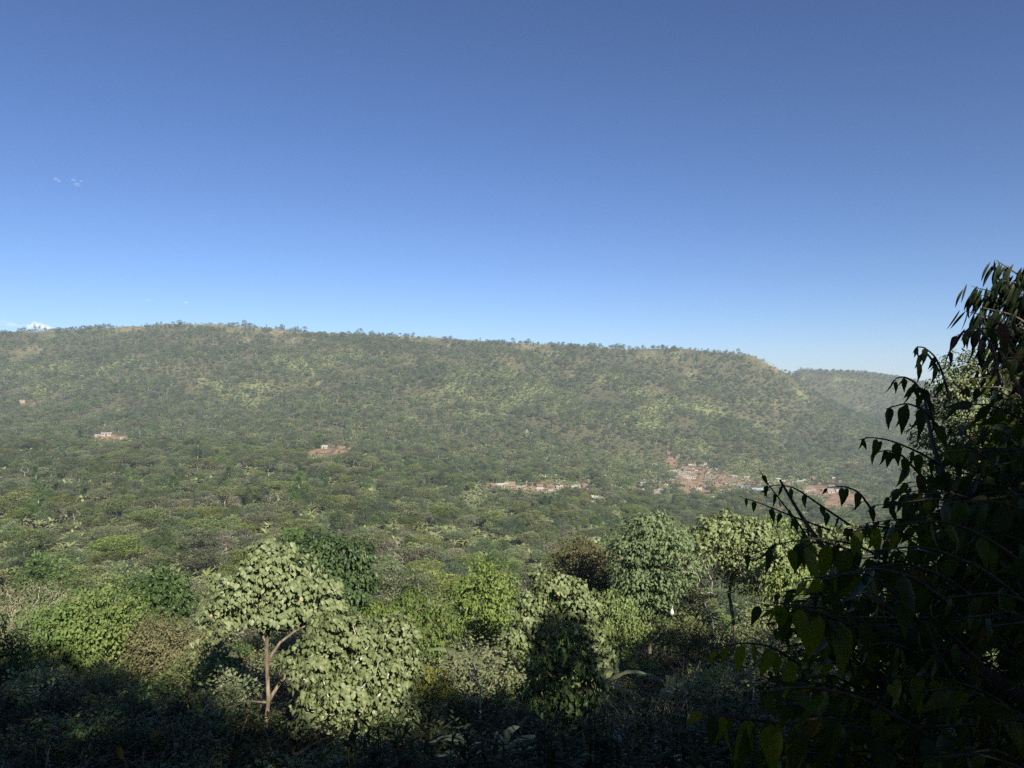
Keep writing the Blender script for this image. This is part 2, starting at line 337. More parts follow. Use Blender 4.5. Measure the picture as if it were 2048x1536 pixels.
c3 = mixc(attr('soil'), c2, ramp(tn(.09), [(.35, (.22, .135, .085)), (.55, (.36, .225, .14)), (.68, (.30, .235, .16))]))
L.new(c3, P.inputs['Base Color']); P.inputs['Roughness'].default_value = .95; P.inputs['Specular IOR Level'].default_value = .1
ter.materials.append(m)
ground = bpy.data.objects.new('terrain', ter); COL.objects.link(ground); tag(ground, kind='structure')

# ------------------------------------------------------------------ plant builders
def skeleton(acc, path, targets, r_tip, r_base, k=5, mat=0, sag=.12, seed=0, wander=.05):
    """trunk path plus limbs that run to the targets; thickness grows with what each piece carries"""
    r = rg(seed); P_ = [np.array(p, float) for p in path]; par = [-1] + list(range(len(P_) - 1)); nt_ = len(P_)
    ok = [i >= nt_ * .35 for i in range(nt_)]
    T = np.array(targets); order = np.argsort(np.linalg.norm(T - P_[-1], axis=1)); tips = []
    for o in order:
        t_ = T[o]; Q = np.array(P_); dv = t_ - Q
        cost = np.linalg.norm(dv, axis=1) * (1 + .9 * (dv[:, 2] < .1 * np.linalg.norm(dv, axis=1))); cost[~np.array(ok)] *= 4
        s = int(np.argmin(cost)); a = Q[s]; L_ = np.linalg.norm(t_ - a); prev = s; nseg = 3 if L_ > .6 else 2
        for i_ in range(1, nseg + 1):
            f_ = i_ / nseg; q_ = a + (t_ - a) * f_ + r.normal(size=3) * wander * L_ * (f_ < 1); q_[2] += math.sin(f_ * math.pi) * sag * L_ * (1 if f_ < 1 else 0)
            P_.append(q_); par.append(prev); ok.append(True); prev = len(P_) - 1
        tips.append(prev)
    cnt = np.zeros(len(P_)); cnt[tips] = 1
    for i_ in range(len(P_) - 1, 0, -1): cnt[par[i_]] += cnt[i_]
    rad = r_tip * np.maximum(cnt, 1) ** .5; rad = rad * min(1, r_base / rad[0]) if rad[0] > r_base else rad
    rad = np.maximum(rad, r_tip * .6)
    rad[:nt_] = np.maximum(rad[:nt_], np.linspace(r_base, max(rad[nt_ - 1], r_base * .35), nt_))
    tube(acc, P_[:nt_], rad[:nt_], k + 3, mat)
    for i_ in range(nt_, len(P_)):
        a, b = P_[par[i_]], P_[i_]; ra = min(rad[par[i_]], rad[i_] * 1.35)
        tube(acc, [a, b], [ra, rad[i_]], k if rad[i_] > r_tip * 1.6 else 4, mat)
def separate(P_, D_, mind):
    keep_ = []
    for i_ in range(len(P_)):
        if not keep_ or (np.linalg.norm(P_[keep_] - P_[i_], axis=1) > mind).all(): keep_.append(i_)
    return P_[keep_], D_[keep_]
def puffs_in(lobes, n, r, shell=.55, up=.25, flat=0):
    """puff centres spread over the lobes (centre, radii); returns positions and outward directions"""
    vol = np.array([l[1][0] * l[1][1] * l[1][2] for l in lobes]) ** .67; pk = r.choice(len(lobes), n, p=vol / vol.sum())
    C = np.array([l[0] for l in lobes])[pk]; Rr = np.array([l[1] for l in lobes])[pk]
    dr_ = nz(r.normal(size=(n, 3)) + np.array([0, -.25, up])); rad_ = shell + (1 - shell) * r.random((n, 1)) ** .5
    ax_ = r.normal(size=(3, 3)) * 2.2; ph_ = r.random(3) * 6.28
    rad_ = rad_ * (1 + .30 * np.sin(dr_ @ ax_.T + ph_).sum(1, keepdims=True) / 1.6)
    return C + dr_ * Rr * rad_, dr_
def crown(acc, pos, outd, per, pr, size, tmpl, r, droop=.6, mat=0, flatten=.8, tintbase=None, jit=.35, sizevar=.25, odd=.015):
    n = len(pos); tb = r.random(n) * .45 + .2 if tintbase is None else tintbase; ps = np.repeat(.65 + .7 * r.random(n), per)[:, None]
    P0 = np.repeat(pos, per, 0); O = np.repeat(outd, per, 0); N_ = n * per
    b = rball(r, N_); b = b / np.maximum(np.linalg.norm(b, axis=1, keepdims=True), .45) * .8; b[:, 2] *= flatten
    P1 = P0 + b * pr * ps * (1 + .5 * (r.random((N_, 1)) ** 3))
    out = nz(nz(b) * .8 + O * .75 + r.normal(size=(N_, 3)) * jit)
    tip = out * (1 - droop) * .9 + np.array([0, 0, -1.]) * droop + r.normal(size=(N_, 3)) * jit * .6
    nrm = out + np.array([0, 0, .45 * (1 - droop) + .25]) + r.normal(size=(N_, 3)) * jit * .5
    tn_ = np.clip(np.repeat(tb, per) + r.normal(size=N_) * .17, 0, .88); tn_[r.random(N_) < odd] = 1
    leaves(acc, P1, tip, nrm, size * (1 + (r.random(N_) - .5) * 2 * sizevar), tmpl, tn_, mat)
def near_tree(name, label, cat, u, d, lobes, leaf, lsize, npuff, per, pr, mat, bark='bark', trunk=None, r_tip=.012, r_base=.09,
              seed=0, droop=.7, shell=.5, group=None, k=6, base_v=None, depth=1.0, ends=None, odd=.008, stems=None, sepf=1.0):
    """u, d: photo column and distance of the foot; lobes (u, v, ru, rv[, depth offset m]) in the photo"""
    r = rg(seed); bx_, by_ = (u - 1024) / F * d, d; bz = float(H(bx_, by_)); foot = np.array([bx_, by_, bz])
    LB = []
    for l in lobes:
        dd_ = d + (l[4] if len(l) > 4 else 0); LB.append((at(l[0], l[1], dd_), np.array([l[2], (l[2] + l[3]) * .5 * depth, l[3]]) / F * dd_))
    pos, od = puffs_in(LB, int(npuff * 1.8), r, shell)
    pos, od = separate(pos, od, pr * sepf)
    root = empty(name, foot); tag(root, label, cat, group)
    top = np.mean([l[0] for l in LB], 0); low = min(l[0][2] - l[1][2] * .5 for l in LB)
    if trunk is None:
        a = foot + [0, 0, -.3]; b = np.array([foot[0] * .4 + top[0] * .6, foot[1] * .4 + top[1] * .6, max(low, foot[2] + .6)])
        path = [a + (b - a) * f_ + r.normal(size=3) * .03 * np.linalg.norm(b - a) * (0 < f_ < 1) for f_ in (0, .25, .5, .75, 1)] + [b + (top - b) * .6]
    else:
        path = [at(pu, pv, d) for pu, pv in trunk]; path[0][2] -= .4
    ta = Acc(); skeleton(ta, path, pos, r_tip, r_base, k=5, seed=seed)
    if stems:
        for st in stems:
            pp = [at(s_[0], s_[1], d + (s_[3] if len(s_) > 3 else 0)) for s_ in st]; rad_ = [s_[2] for s_ in st]; tube(ta, pp, rad_, 8)
    shift(ta, foot).obj('trunk', [M[bark]], root, True)
    if leaf is OVAL: lsize, per = lsize * .72, int(per * 2.3)
    ca = Acc(); crown(ca, pos, od, int(per * 1.45), pr, lsize, leaf, r, droop, odd=odd, flatten=.7, jit=.48, sizevar=.42); shift(ca, foot).obj('crown', [M[mat]], root)
    return root

# ------------------------------------------------------------------ prototype trees of the valley (built once, copied)
def proto(kind, seed, lod=0):
    r = rg(seed * 7 + 13); ta, ca = Acc(), Acc(); bark, mat = 'barkp', 'fol1'
    big = lod == 0
    if kind == 'flat':
        h, R_ = 9.5 + r.random() * 2, 4.6 + r.random() * 1.4; n = 70 if big else 34
        a = r.random(n) * 2 * math.pi; q = r.random(n) ** .5; lay = r.integers(0, 3, n)
        pos = np.stack([np.cos(a) * q * R_, np.sin(a) * q * R_, h * (.86 - .11 * lay) - .16 * R_ * q ** 2 + r.normal(size=n) * .25], 1); pos[:, :2] *= (1 - .12 * (lay == 0))[:, None]
        od = nz(np.stack([pos[:, 0] * .5, pos[:, 1] * .5, np.full(n, 2.6)], 1)); prr, fl, mat = 1.35, .40, 'fol1'
        trunk = [(0, 0, -.5), (r.normal() * .2, r.normal() * .2, h * .25), (r.normal() * .4, r.normal() * .4, h * .5)]; bark = 'barkp' if seed % 2 else 'bark'
    elif kind == 'round':
        h, R_ = 8.5 + r.random() * 2.5, 3.4 + r.random() * 1.2; n = 80 if big else 40
        od = nz(r.normal(size=(n, 3)) + [0, 0, .45]); pos = od * [R_, R_, h * .36] * (.6 + .4 * r.random((n, 1))) + [0, 0, h * .58]
        prr, fl, mat = 1.25, .75, 'fol2'; trunk = [(0, 0, -.5), (.1, .1, h * .2), (r.normal() * .3, r.normal() * .3, h * .5)]; bark = 'bark'
    elif kind == 'tall':
        h = 13 + r.random() * 3; n = 42 if big else 20; q = r.random(n); a = r.random(n) * 2 * math.pi; rr_ = (1.9 * np.sin(math.pi * (q * .85 + .12)) + .2) * r.random(n) ** .5
        pos = np.stack([np.cos(a) * rr_, np.sin(a) * rr_, h * (.32 + .68 * q)], 1); od = nz(np.stack([pos[:, 0], pos[:, 1], np.full(n, .5)], 1)); prr, fl, mat = .85, 1.1, 'fol2'
        trunk = [(0, 0, -.5), (.1, 0, h * .3), (.15, .1, h * .6), (.2, 0, h * .92)]
    elif kind == 'fresh':
        h, R_ = 7.5 + r.random() * 1.5, 2.8 + r.random() * .8; n = 70 if big else 34
        od = nz(r.normal(size=(n, 3)) + [0, 0, .5]); pos = od * [R_, R_, h * .4] * (.55 + .45 * r.random((n, 1))) + [0, 0, h * .55]
        prr, fl, mat = 1.1, .8, 'fol4'; trunk = [(0, 0, -.5), (0, .1, h * .2), (r.normal() * .3, 0, h * .5)]
    elif kind in ('sparse', 'bare'):
        h, R_ = 8 + r.random() * 2.5, 3.6 + r.random() * 1; n = 54 if big else 24
        od = nz(r.normal(size=(n, 3)) + [0, 0, .8]); pos = od * [R_, R_, h * .36] * (.55 + .45 * r.random((n, 1))) + [0, 0, h * .6]
        prr, fl, mat = 1.0, .5, 'fol3'; trunk = [(0, 0, -.5), (0, .1, h * .15), (r.normal() * .3, 0, h * .4)]; bark = 'barkp'
    elif kind == 'bush':
        h, R_ = 2.6 + r.random() * 1.4, 1.7 + r.random() * .8; n = 22 if big else 10
        od = nz(r.normal(size=(n, 3)) + [0, 0, .3]); pos = od * [R_, R_, h * .45] * (.5 + .5 * r.random((n, 1))) + [0, 0, h * .48]
        prr, fl, mat = .65, .8, ('scrub', 'scrub', 'fol4', 'fol3')[seed % 4]
        trunk = [(0, 0, -.4), (0, .05, h * .2), (0, 0, h * .35)]; bark = 'bark'
    elif kind == 'enset':
        n = 11 if big else 8; hh = 1.1 + r.random() * .7
        tube(ta, [(0, 0, -.3), (0, 0, hh * .5), (.03, 0, hh)], [.24, .2, .12], 7 if big else 4)
        a = np.arange(n) * 2.4 + r.random(n) * .5; el = .95 + r.random(n) * .45
        tip = np.stack([np.cos(a) * np.cos(el), np.sin(a) * np.cos(el), np.sin(el)], 1); nrm = np.stack([-np.cos(a) * np.sin(el), -np.sin(a) * np.sin(el), np.cos(el)], 1)
        leaves(ca, np.tile([0, 0, hh], (n, 1)) + r.normal(size=(n, 3)) * .04, tip, nrm, 2.5 + r.random(n) * 1.0, BANANA if big else strip(lambda t: .1 * (1 - t ** 4) + .01, 4, 1.6, .2), r.random(n) * .9)
        return ta, ca, 'stemgreen', 'ens', 3.5
    if kind in ('flat', 'round', 'fresh'): pos, od = separate(pos, od, prr * 1.05)
    skeleton(ta, trunk, pos if (big or kind == 'bare') else pos[::2], (.02 if kind != 'bush' else .012) * (1 if big else 1.8), (.17 if kind not in ('bush',) else .06), k=4 if big else 3, seed=seed, sag=.18)
    if kind == 'bare':
        return ta, None, 'barkp', None, h
    per, sz = (120, .39) if big else (34, .70)
    if kind == 'sparse': per = int(per * .42)
    if kind == 'tall': per, sz = int(per * 1.1), sz * .9
    if kind == 'bush': per, sz = (46, .24) if big else (20, .42)
    crown(ca, pos, od, per, prr, sz, DIAM, r, .25, flatten=fl, jit=.19)
    return ta, ca, bark, mat, h
KNAME = {'flat': 'flat_topped_tree', 'round': 'round_crowned_tree', 'tall': 'slender_tree', 'fresh': 'bushy_tree', 'sparse': 'dry_tree', 'bare': 'leafless_tree', 'bush': 'shrub', 'enset': 'banana_plant'}
PRO = {}                                                     # (kind, variant) -> (trunk mesh, crown mesh, height)
for kd, nv in (('flat', 4), ('round', 4), ('tall', 3), ('fresh', 3), ('sparse', 3), ('bare', 2), ('bush', 4), ('enset', 3)):
    for s in range(nv):
        ta, ca, bk, mt, h = proto(kd, s + 1)
        PRO[kd, s] = (ta.mesh('trunk', [M[bk]], True), ca.mesh('crown', [M[mt]]) if ca else None, h)
def joined(kd, s, lod):
    ta, ca, bk, mt, h = proto(kd, s + 1, lod); a = Acc()
    for src, mi in ((ta, 0), (ca, 1)):
        if src is None: continue
        for v, t_ in zip([np.concatenate(src.v)], [np.concatenate(src.t)]): a.add(v, np.concatenate(src.f), t_, mi)
    return bpy.data.objects.new(KNAME[kd], a.mesh(KNAME[kd], [M[bk]] + ([M[mt]] if mt else [])))
def scatter(name, label, cat, pts, scl, idx, protos, tilt=0.0, seed=0, mat=None):
    """one object that carries a great many copies of the given plants"""
    me = bpy.data.meshes.new(name); n = len(pts); me.vertices.add(n); me.vertices.foreach_set('co', np.asarray(pts, np.float32).ravel())
    r = rg(seed + 5); rot = np.stack([r.normal(size=n) * tilt, r.normal(size=n) * tilt, r.random(n) * 6.283], 1)
    a = me.attributes.new('rot', 'FLOAT_VECTOR', 'POINT'); a.data.foreach_set('vector', rot.astype(np.float32).ravel())
    a = me.attributes.new('scl', 'FLOAT', 'POINT'); a.data.foreach_set('value', np.asarray(scl, np.float32))
    a = me.attributes.new('idx', 'INT', 'POINT'); a.data.foreach_set('value', np.asarray(idx, np.int32))
    o = bpy.data.objects.new(name, me); COL.objects.link(o); tag(o, label, cat, kind='stuff')
    g = bpy.data.node_groups.new(name, 'GeometryNodeTree')
    g.interface.new_socket('Geometry', in_out='INPUT', socket_type='NodeSocketGeometry'); g.interface.new_socket('Geometry', in_out='OUTPUT', socket_type='NodeSocketGeometry')
    N, L = g.nodes, g.links; gi, go = N.new('NodeGroupInput'), N.new('NodeGroupOutput'); J = N.new('GeometryNodeJoinGeometry')
    def na_(nm, ty):
        x_ = N.new('GeometryNodeInputNamedAttribute'); x_.data_type = ty; x_.inputs['Name'].default_value = nm
        return [s_ for s_ in x_.outputs if s_.enabled and s_.name == 'Attribute'][0]
    A_, B_, C_ = na_('rot', 'FLOAT_VECTOR'), na_('scl', 'FLOAT'), na_('idx', 'INT')
    for k_, p_ in enumerate(protos):
        oi = N.new('GeometryNodeObjectInfo'); oi.inputs['Object'].default_value = p_; oi.inputs['As Instance'].default_value = True
        cp = N.new('FunctionNodeCompare'); cp.data_type = 'INT'; cp.operation = 'EQUAL'
        ii = [s_ for s_ in cp.inputs if s_.enabled]; L.new(C_, ii[0]); ii[1].default_value = k_
        ip = N.new('GeometryNodeInstanceOnPoints'); L.new(gi.outputs[0], ip.inputs['Points']); L.new(cp.outputs[0], ip.inputs['Selection'])
        L.new(oi.outputs['Geometry'], ip.inputs['Instance']); L.new(A_, ip.inputs['Rotation']); L.new(B_, ip.inputs['Scale']); L.new(ip.outputs[0], J.inputs[0])
    L.new(J.outputs[0], go.inputs[0]); md = o.modifiers.new('copies', 'NODES'); md.node_group = g
    return o
def place(kd, s, loc, sc, rz, label, group, cat='tree', name=None):
    tm, cm, h = PRO[kd, s]; root = empty(name or KNAME[kd], loc, rz); root.scale = (sc, sc, sc * random.uniform(.92, 1.08)); tag(root, label, cat, group)
    for nm, me in (('trunk' if kd != 'enset' else 'stem', tm), ('crown' if kd != 'enset' else 'leaves', cm)):
        if me is not None:
            c = bpy.data.objects.new(nm, me); COL.objects.link(c); c.parent = root
    return root
random.seed(4)

# ------------------------------------------------------------------ foreground trees, one by one
NT = near_tree
LM = []                                                       # landmarks for labels: (u, v, words)
def LMK(u, v, w): LM.append((u, v, w))
NT('heart_leaved_tree', 'tall pale heart-leaved tree with bare straight tan trunk and forked boughs', 'tree', 530, 20,
   [(540, 1118, 42, 36), (575, 1165, 56, 40), (485, 1180, 60, 34), (438, 1222, 36, 30), (545, 1222, 52, 26), (610, 1225, 44, 26, .5), (662, 1222, 32, 20, .6), (515, 1150, 34, 24, -.4), (640, 1180, 34, 24, .7)], HEART, .105, 330, 46, .31, 'heart',
   trunk=[(527, 1500), (533, 1440), (537, 1395), (534, 1340), (533, 1285), (540, 1240), (545, 1190)], r_base=.052, r_tip=.007, seed=11,
   stems=[[(537, 1402, .055), (560, 1365, .045), (590, 1335, .038), (625, 1320, .03), (650, 1300, .022), (690, 1285, .015)], [(533, 1325, .045), (560, 1285, .036), (590, 1262, .03), (625, 1245, .02)],
          [(533, 1285, .042), (515, 1255, .034), (497, 1228, .028), (480, 1200, .018)], [(538, 1255, .035), (562, 1262, .028), (575, 1262, .02)], [(534, 1405, .03), (500, 1402, .02), (440, 1420, .014)]])
NT('heart_leaved_tree', 'broad low heart-leaved tree spilling down beside the straight tan trunk', 'tree', 690, 19.5,
   [(690, 1265, 60, 26), (775, 1270, 55, 28, .8), (640, 1320, 50, 28), (735, 1330, 48, 26), (800, 1340, 36, 34, .6), (690, 1385, 56, 34, -.4), (765, 1400, 44, 34, .2), (640, 1445, 44, 26, -.6), (700, 1485, 60, 34, -.6), (790, 1450, 40, 30, .2)], HEART, .098, 520, 48, .30, 'heart', seed=12, r_base=.1, bark='barkp')
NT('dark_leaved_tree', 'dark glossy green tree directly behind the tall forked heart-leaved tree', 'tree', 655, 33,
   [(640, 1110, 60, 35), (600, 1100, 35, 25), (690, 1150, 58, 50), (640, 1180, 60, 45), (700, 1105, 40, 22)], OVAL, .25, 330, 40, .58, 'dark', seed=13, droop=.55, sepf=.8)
NT('bright_bushy_tree', 'bright lime green rounded tree at the edge of the shadow', 'tree', 215, 35,
   [(215, 1235, 75, 45), (190, 1285, 70, 50), (260, 1270, 45, 55), (150, 1270, 30, 35)], OVAL, .22, 150, 36, .6, 'bright', seed=14, droop=.5)
NT('bluish_bushy_tree', 'cool green bushy tree between the lime green tree and frame edge', 'tree', 112, 34,
   [(115, 1260, 38, 45), (100, 1310, 45, 35), (125, 1225, 25, 20)], OVAL, .22, 80, 34, .55, 'fol4', seed=15, droop=.5)
NT('broad_leaved_tree', 'mid green round-headed tree with a short visible trunk above the lime green one', 'tree', 308, 42,
   [(315, 1185, 52, 38), (290, 1205, 40, 30), (345, 1215, 32, 30), (310, 1160, 30, 20)], OVAL, .30, 170, 36, .6, 'dark', seed=16, droop=.5, trunk=[(308, 1290), (308, 1255), (309, 1225), (312, 1195)])
NT('brown_bush', 'brownish dry leafy bush below the round-headed tree with short trunk', 'bush', 330, 33,
   [(325, 1270, 45, 38), (355, 1310, 55, 45), (300, 1310, 35, 35)], OVAL, .15, 120, 40, .5, 'brown', seed=17, droop=.4)
NT('pale_bush', 'pale green heart-leaved sapling left of the tan trunk, half in shade', 'bush', 440, 27,
   [(425, 1290, 28, 30), (440, 1330, 38, 30), (475, 1350, 35, 40)], HEART, .14, 70, 30, .4, 'heart', seed=18)
NT('dark_leaved_tree', 'yellow-green tree with dark hollows touching the wide pale heart-leaved dome', 'tree', 975, 38,
   [(975, 1165, 48, 28), (935, 1195, 35, 35), (1000, 1190, 40, 30), (960, 1235, 50, 35), (1010, 1160, 22, 22)], OVAL, .25, 120, 34, .62, 'bright', seed=19, droop=.5)
NT('heart_leaved_tree', 'wide pale heart-leaved dome above the black shaded tree', 'tree', 1110, 30,
   [(1105, 1172, 52, 26), (1150, 1200, 42, 34), (1065, 1215, 36, 30), (1110, 1245, 60, 26), (1170, 1262, 34, 24), (1030, 1275, 34, 24), (1095, 1300, 44, 26), (1205, 1320, 26, 26, -.5)], HEART, .125, 420, 40, .37, 'heart', seed=20, r_base=.1)
NT('rusty_tree', 'rust-brown topped round tree behind the wide pale dome', 'tree', 1180, 45,
   [(1180, 1125, 60, 38), (1150, 1150, 40, 35), (1210, 1160, 45, 45), (1185, 1195, 50, 30)], OVAL, .22, 150, 44, .62, 'brown', seed=21, droop=.35)
NT('tall_green_tree', 'tall dark and light green tree breaking the valley view, slender trunk below', 'tree', 1297, 38,
   [(1300, 1060, 42, 28), (1270, 1090, 38, 36), (1335, 1090, 40, 40), (1290, 1140, 48, 40), (1340, 1150, 45, 35), (1270, 1180, 38, 35), (1375, 1125, 25, 30), (1310, 1205, 40, 28)], OVAL, .27, 300, 36, .58, 'fol4', seed=22, droop=.55,
   trunk=[(1299, 1290), (1298, 1240), (1296, 1190), (1300, 1130), (1303, 1080)], r_base=.11)
NT('heart_leaved_tree', 'pale leafy tree crown next to the tall two-toned green tree', 'tree', 1455, 42,
   [(1450, 1060, 55, 26), (1500, 1080, 48, 34), (1410, 1085, 35, 32), (1540, 1100, 38, 34), (1480, 1120, 60, 30)], HEART, .15, 330, 40, .46, 'heart', seed=23, depth=1)
NT('dark_leaved_tree', 'mid green tree under the near twigs, right of the pale leafy crown', 'tree', 1560, 44,
   [(1550, 1070, 45, 30), (1585, 1120, 45, 40), (1540, 1150, 60, 40)], OVAL, .26, 90, 30, .65, 'fol4', seed=24)
NT('heart_leaved_tree', 'small pale leafy crown seen through the near twigs', 'tree', 1640, 35,
   [(1630, 1065, 40, 28), (1670, 1100, 50, 40), (1700, 1070, 40, 35)], HEART, .14, 170, 34, .42, 'heart', seed=25)
NT('yellow_bush', 'small yellow-green bush at the foot of the broad low heart-leaved tree', 'bush', 840, 24,
   [(845, 1375, 38, 32), (870, 1400, 28, 24), (820, 1400, 25, 25)], OVAL, .15, 70, 34, .4, 'yellow', seed=26)
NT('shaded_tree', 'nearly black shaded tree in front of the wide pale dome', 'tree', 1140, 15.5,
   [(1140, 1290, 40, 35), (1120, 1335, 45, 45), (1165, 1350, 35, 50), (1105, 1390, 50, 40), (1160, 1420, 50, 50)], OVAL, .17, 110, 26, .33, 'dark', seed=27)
NT('grey_bush', 'grey-brown twiggy bush near the frame edge above the cool green tree', 'bush', 60, 42,
   [(60, 1225, 55, 38), (95, 1195, 40, 30), (30, 1210, 35, 35)], OVAL, .17, 90, 22, .6, 'fol3', seed=28, bark='barkp')
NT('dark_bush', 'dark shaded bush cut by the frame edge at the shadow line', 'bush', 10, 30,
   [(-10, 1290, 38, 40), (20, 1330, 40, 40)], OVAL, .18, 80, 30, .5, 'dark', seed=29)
NT('feathery_bush', 'feathery mid green bush between the black tree and the yellow bush', 'bush', 925, 26,
   [(900, 1340, 45, 35), (950, 1330, 50, 45), (1000, 1345, 40, 35), (930, 1390, 50, 35)], DIAM, .12, 110, 46, .5, 'fol1', seed=30, droop=.3)
NT('bushy_tree', 'dense mid green bushy tree between the broad low tree and banana clump', 'tree', 855, 33,
   [(840, 1240, 60, 32), (870, 1285, 45, 40), (800, 1220, 60, 25), (760, 1225, 50, 22)], OVAL, .2, 150, 36, .6, 'fol4', seed=31)
NT('olive_bush', 'olive scrubby bush at the foot of the tall two-toned tree', 'bush', 1250, 33,
   [(1230, 1225, 40, 40), (1265, 1260, 45, 30), (1215, 1270, 30, 30)], OVAL, .17, 80, 34, .5, 'fol1', seed=32)
NT('leafy_bush', 'leafy bush below the leafless many-stemmed tree', 'bush', 1360, 30,
   [(1340, 1275, 40, 22), (1385, 1270, 42, 26), (1430, 1285, 40, 24)], OVAL, .15, 80, 34, .42, 'fol1', seed=33)
NT('sunlit_tree', 'sunlit small-leaved tree behind the near hanging twigs', 'tree', 1985, 14,
   [(1960, 740, 60, 40), (1910, 765, 42, 35), (2030, 790, 70, 60), (1940, 830, 80, 55), (1895, 850, 45, 60, .5), (2040, 890, 80, 60), (1960, 930, 100, 70)], OVAL, .095, 300, 40, .26, 'heart', seed=34, droop=.45, r_base=.12, bark='barkd')
# leafless many-stemmed tree and thin sapling
def stem_tree(name, label, cat, u, d, tips, r_tip, r_base, bark, seed, base, leafm=None, lobes=None):
    r = rg(seed); foot = at(u, 768, d); foot[2] = float(H(foot[0], foot[1])); root = empty(name, foot); tag(root, label, cat)
    ta = Acc(); T_ = [at(a, b, d + r.normal() * .6) for a, b in tips]
    skeleton(ta, [at(*b, d) for b in base], T_, r_tip, r_base, 5, seed=seed, sag=.05, wander=.035)
    shift(ta, foot).obj('trunk', [M[bark]], root, True)
    if leafm:
        ca = Acc(); crown(ca, np.array(T_), nz(r.normal(size=(len(T_), 3))), 16, .25, .12, OVAL, r); shift(ca, foot).obj('crown', [M[leafm]], root)
rr0 = rg(77)
stem_tree('leafless_tree', 'leafless many-stemmed pale tree in front of the pale leafy crown', 'tree', 1427, 34,
          [(1330 + 25 * k, 1130 + (k % 3) * 18 + rr0.normal() * 8) for k in range(9)] + [(1510, 1170), (1350, 1185), (1480, 1120), (1400, 1160), (1440, 1100), (1375, 1210), (1530, 1165), (1462, 1180), (1415, 1190)] + [(1350 + rr0.random() * 170, 1090 + rr0.random() * 110) for _ in range(46)],
          .006, .032, 'barkp', 5, [(1428, 1300), (1427, 1262), (1425, 1240)], 'weed')
stem_tree('sapling', 'thin pale leafless sapling in front of the feathery bush', 'tree', 960, 20,
          [(940, 1310), (955, 1300), (985, 1322), (975, 1335), (950, 1340), (1000, 1345), (932, 1345), (968, 1300)], .008, .03, 'barkp', 6, [(960, 1455), (960, 1400), (962, 1375)])
stem_tree('shrub', 'dark forked bare shrub below the leafless many-stemmed tree', 'shrub', 1400, 29, [(1370, 1230), (1385, 1225), (1395, 1240), (1415, 1232), (1360, 1245)], .012, .05, 'barkd', 8, [(1398, 1310), (1398, 1290), (1396, 1275)])
# white egret perched by the leafless tree
def egret(loc, s=1.0):
    root = empty('egret', loc); tag(root, 'small white egret perched on the scrub beside the leafless pale tree', 'bird')
    a = Acc(); tube(a, np.array([(0, .14, .10), (0, .06, .16), (0, -.03, .22), (0, -.08, .30), (0, -.06, .37), (0, -.10, .44), (0, -.13, .47), (0, -.17, .465)]) * s, np.array([.012, .06, .085, .06, .024, .02, .027, .012]) * s, 10)
    a.obj('body', [plain('white_feathers', (.8, .79, .74), .8)], root, True)
    b = Acc(); tube(b, np.array([(0, -.165, .466), (0, -.25, .45)]) * s, np.array([.009, .002]) * s, 6); b.obj('beak', [plain('yellow_beak', (.6, .4, .08))], root)
    for sx in (-.03, .03):
        c = Acc(); tube(c, np.array([(sx, 0, .18), (sx, .03, .08), (sx, 0, -.06)]) * s, np.array([.012, .007, .006]) * s, 5); c.obj('leg', [plain('dark_leg', (.06, .06, .05))], root)
e = at(1343, 1233, 28.5); egret(e + [0, 0, -.1], 1.05)

# ------------------------------------------------------------------ banana plants near by
def banana(u, v, d, sc, s, label, rz=0):
    loc = at(u, v, d); loc[2] = float(H(loc[0], loc[1])); place('enset', s, loc, sc, rz, label, 'banana plants among the trees', 'banana plant')
banana(925, 0, 29, .7, 0, 'sunlit banana plant left of the wide pale dome', 1)
banana(945, 0, 30, .7, 1, 'second sunlit banana plant, its leaves crossing those of its neighbour', 3)
banana(985, 0, 15.5, .48, 2, 'banana plant holding one pale arched leaf over the thin sapling', 2.2)
banana(1250, 0, 15, .42, 0, 'dark shaded banana plant to the right of the black tree', .6)
banana(1310, 0, 14, .38, 1, 'dark banana plant with torn leaves at the edge of the lance-leaved shrubs', 4)
banana(1195, 0, 26, .6, 2, 'banana plant under the rust-brown tree with an upright bright leaf', 5)
banana(1340, 0, 27, .5, 0, 'short banana plant with a lit upright leaf below the egret', 2)
banana(8, 0, 46, .9, 1, 'banana plant at the frame edge behind the grey-brown bush', 1.5)
banana(25, 0, 52, .9, 2, 'banana plant half hidden by the grey-brown twiggy bush', 2.5)
banana(400, 0, 50, .85, 0, 'banana plant between the round-headed tree and the forked tree', .3)
banana(415, 0, 47, .8, 1, 'lower banana plant behind the pale sapling', 5.1)
banana(1020, 0, 11.5, .36, 1, 'shaded banana plant with a broad pale sheath among the lance-leaved shrubs', .9)

